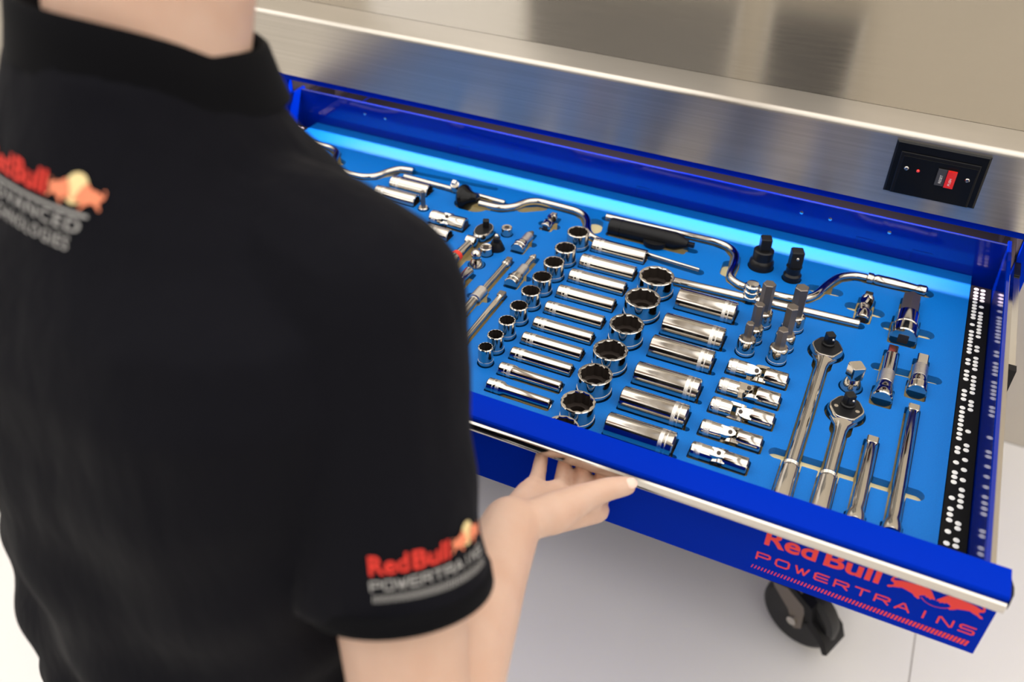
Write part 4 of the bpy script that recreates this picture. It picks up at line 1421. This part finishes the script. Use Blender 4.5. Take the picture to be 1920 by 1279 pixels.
def emblem(x0, x1, y0, y1):
    W_, H_ = x1 - x0, y1 - y0
    sun = ([((x0 + x1) / 2 + W_ * .20 * math.cos(2 * PI * k / 20), y0 + H_ * .55 + H_ * .46 * math.sin(2 * PI * k / 20)) for k in range(20)], [tuple(range(20))])
    bl = [fill_poly([(x0 + W_ * .47 * p[0], y0 + H_ * .80 * p[1]) for p in BULL]), fill_poly([(x1 - W_ * .47 * p[0], y0 + H_ * .80 * p[1]) for p in BULL])]
    return sun, bl


def red_bull(x0, x1, y):
    w = x1 - x0
    va, fa_ = text_flat('Red', 1.0, .02, 3)
    vb, fb_ = text_flat('Bull', 1.0, .02, 3)
    return [(fit(va, x0, x0 + w * .46, y, y + w * .235), fa_), (fit(vb, x0 + w * .51, x1, y, y + w * .235), fb_)]


# sleeve print
axis = (ELR - SHR).normalized()
C0 = SHR + (ELR - SHR) * .475
nd = Vector((0, 0, .68)) - C0
nd = (nd - axis * nd.dot(axis)).normalized()
sd = nd.cross(axis).normalized()
if sd.x < 0:
    sd = -sd


def on_sleeve(x, y):
    th = x / .060 + math.radians(24)
    n = nd * math.cos(th) + sd * math.sin(th)
    return C0 - axis * y + n * .16, -n


print_on('sleeve_lettering', 'print_red', red_bull(-.042, .010, -.004), on_sleeve)
sun, bl = emblem(.012, .044, -.004, .013)
print_on('sleeve_sun', 'print_yellow', [sun], on_sleeve, .0010)
print_on('sleeve_bull', 'print_orange', bl, on_sleeve, .0016)
qs = stroke_letters('POWERTRAINS', .0079, .0056, .0058, .0012)
print_on('sleeve_small_lettering', 'print_grey', grid_quads([[(-.042 + p.x, -.0135 + p.y) for p in q] for q in qs], 2), on_sleeve)
print_on('sleeve_stripes', 'print_grey', [([(-.042 + .0021 * k, -.0215), (-.0412 + .0021 * k, -.0215), (-.0405 + .0021 * k, -.0165), (-.0413 + .0021 * k, -.0165)], [(0, 1, 2, 3)]) for k in range(41)], on_sleeve)
# print between the shoulder blades
org = Vector((-.402, .388, .446)) - PF * .13
nd2 = (-PF + Vector((0, 0, .35))).normalized()
uy2 = nd2.cross(PR).normalized()
if uy2.z < 0:
    uy2 = -uy2


def on_back(x, y):
    return org + PR * x + uy2 * y + nd2 * .12, -nd2


print_on('back_lettering', 'print_red', red_bull(-.042, .014, 0), on_back)
sun, bl = emblem(.016, .046, -.002, .017)
print_on('back_sun', 'print_yellow', [sun], on_back, .0010)
print_on('back_bull', 'print_orange', bl, on_back, .0016)
print_on('back_line', 'print_grey', grid_quads([[(-.042, -.0052), (.042, -.0052), (.042, -.0035), (-.042, -.0035)]], 20), on_back)
for body_, y, x1 in (('ADVANCED', -.0145, .040), ('TECHNOLOGIES', -.0250, .036)):
    vs, fs = text_flat(body_, 1.0, .012, 2, 1.15)
    print_on('back_small_lettering', 'print_grey', [(fit(vs, -.040, x1, y, y + .0075), fs)], on_back)

# trousers and shoes
tr_ = MB()
tr_.rings([pring((-.42, .312, -.09), .158, .108), pring((-.42, .312, -.14), .166, .114), pring((-.42, .315, -.20), .172, .118), pring((-.42, .318, -.24), .15, .10)])
for s in (-1, 1):
    H = Vector((-.42, .315, -.16)) + PR * s * .085
    K = Vector((-.42, .345, -.46)) + PR * s * .095
    A = Vector((-.42, .290, -.845)) + PR * s * .105
    tr_.cone(H, K, .096, .070)
    tr_.cone(K, A, .070, .062)
tme = remesh(tr_, .006, 6, 'trousers')
obj('trousers', tme, 'trouser', person)
for s in (-1, 1):
    A = Vector((-.42, .290, -.88)) + PR * s * .105
    bt = MB()
    bt.cone(A + PF * -.03 + Vector((0, 0, -.012)), A + PF * .17 + Vector((0, 0, -.018)), .042, .034)
    bt.cone(A + Vector((0, 0, .03)), A + Vector((0, 0, -.01)), .045, .046)
    me = remesh(bt, .004, 4, 'shoe')
    sh_o = obj('shoe', me, 'shoe', person)
    out = []
    for k in range(28):
        t = 2 * PI * k / 28
        out.append(A + PF * (.07 + .145 * math.cos(t)) + PR * (.048 * math.sin(t) * (1 - .12 * math.cos(t))))
    MB().rings([[Vector((p.x, p.y, FZ + .001)) for p in out], [Vector((p.x, p.y, FZ + .022)) for p in out]]).build('sole', 'rubber', sh_o)
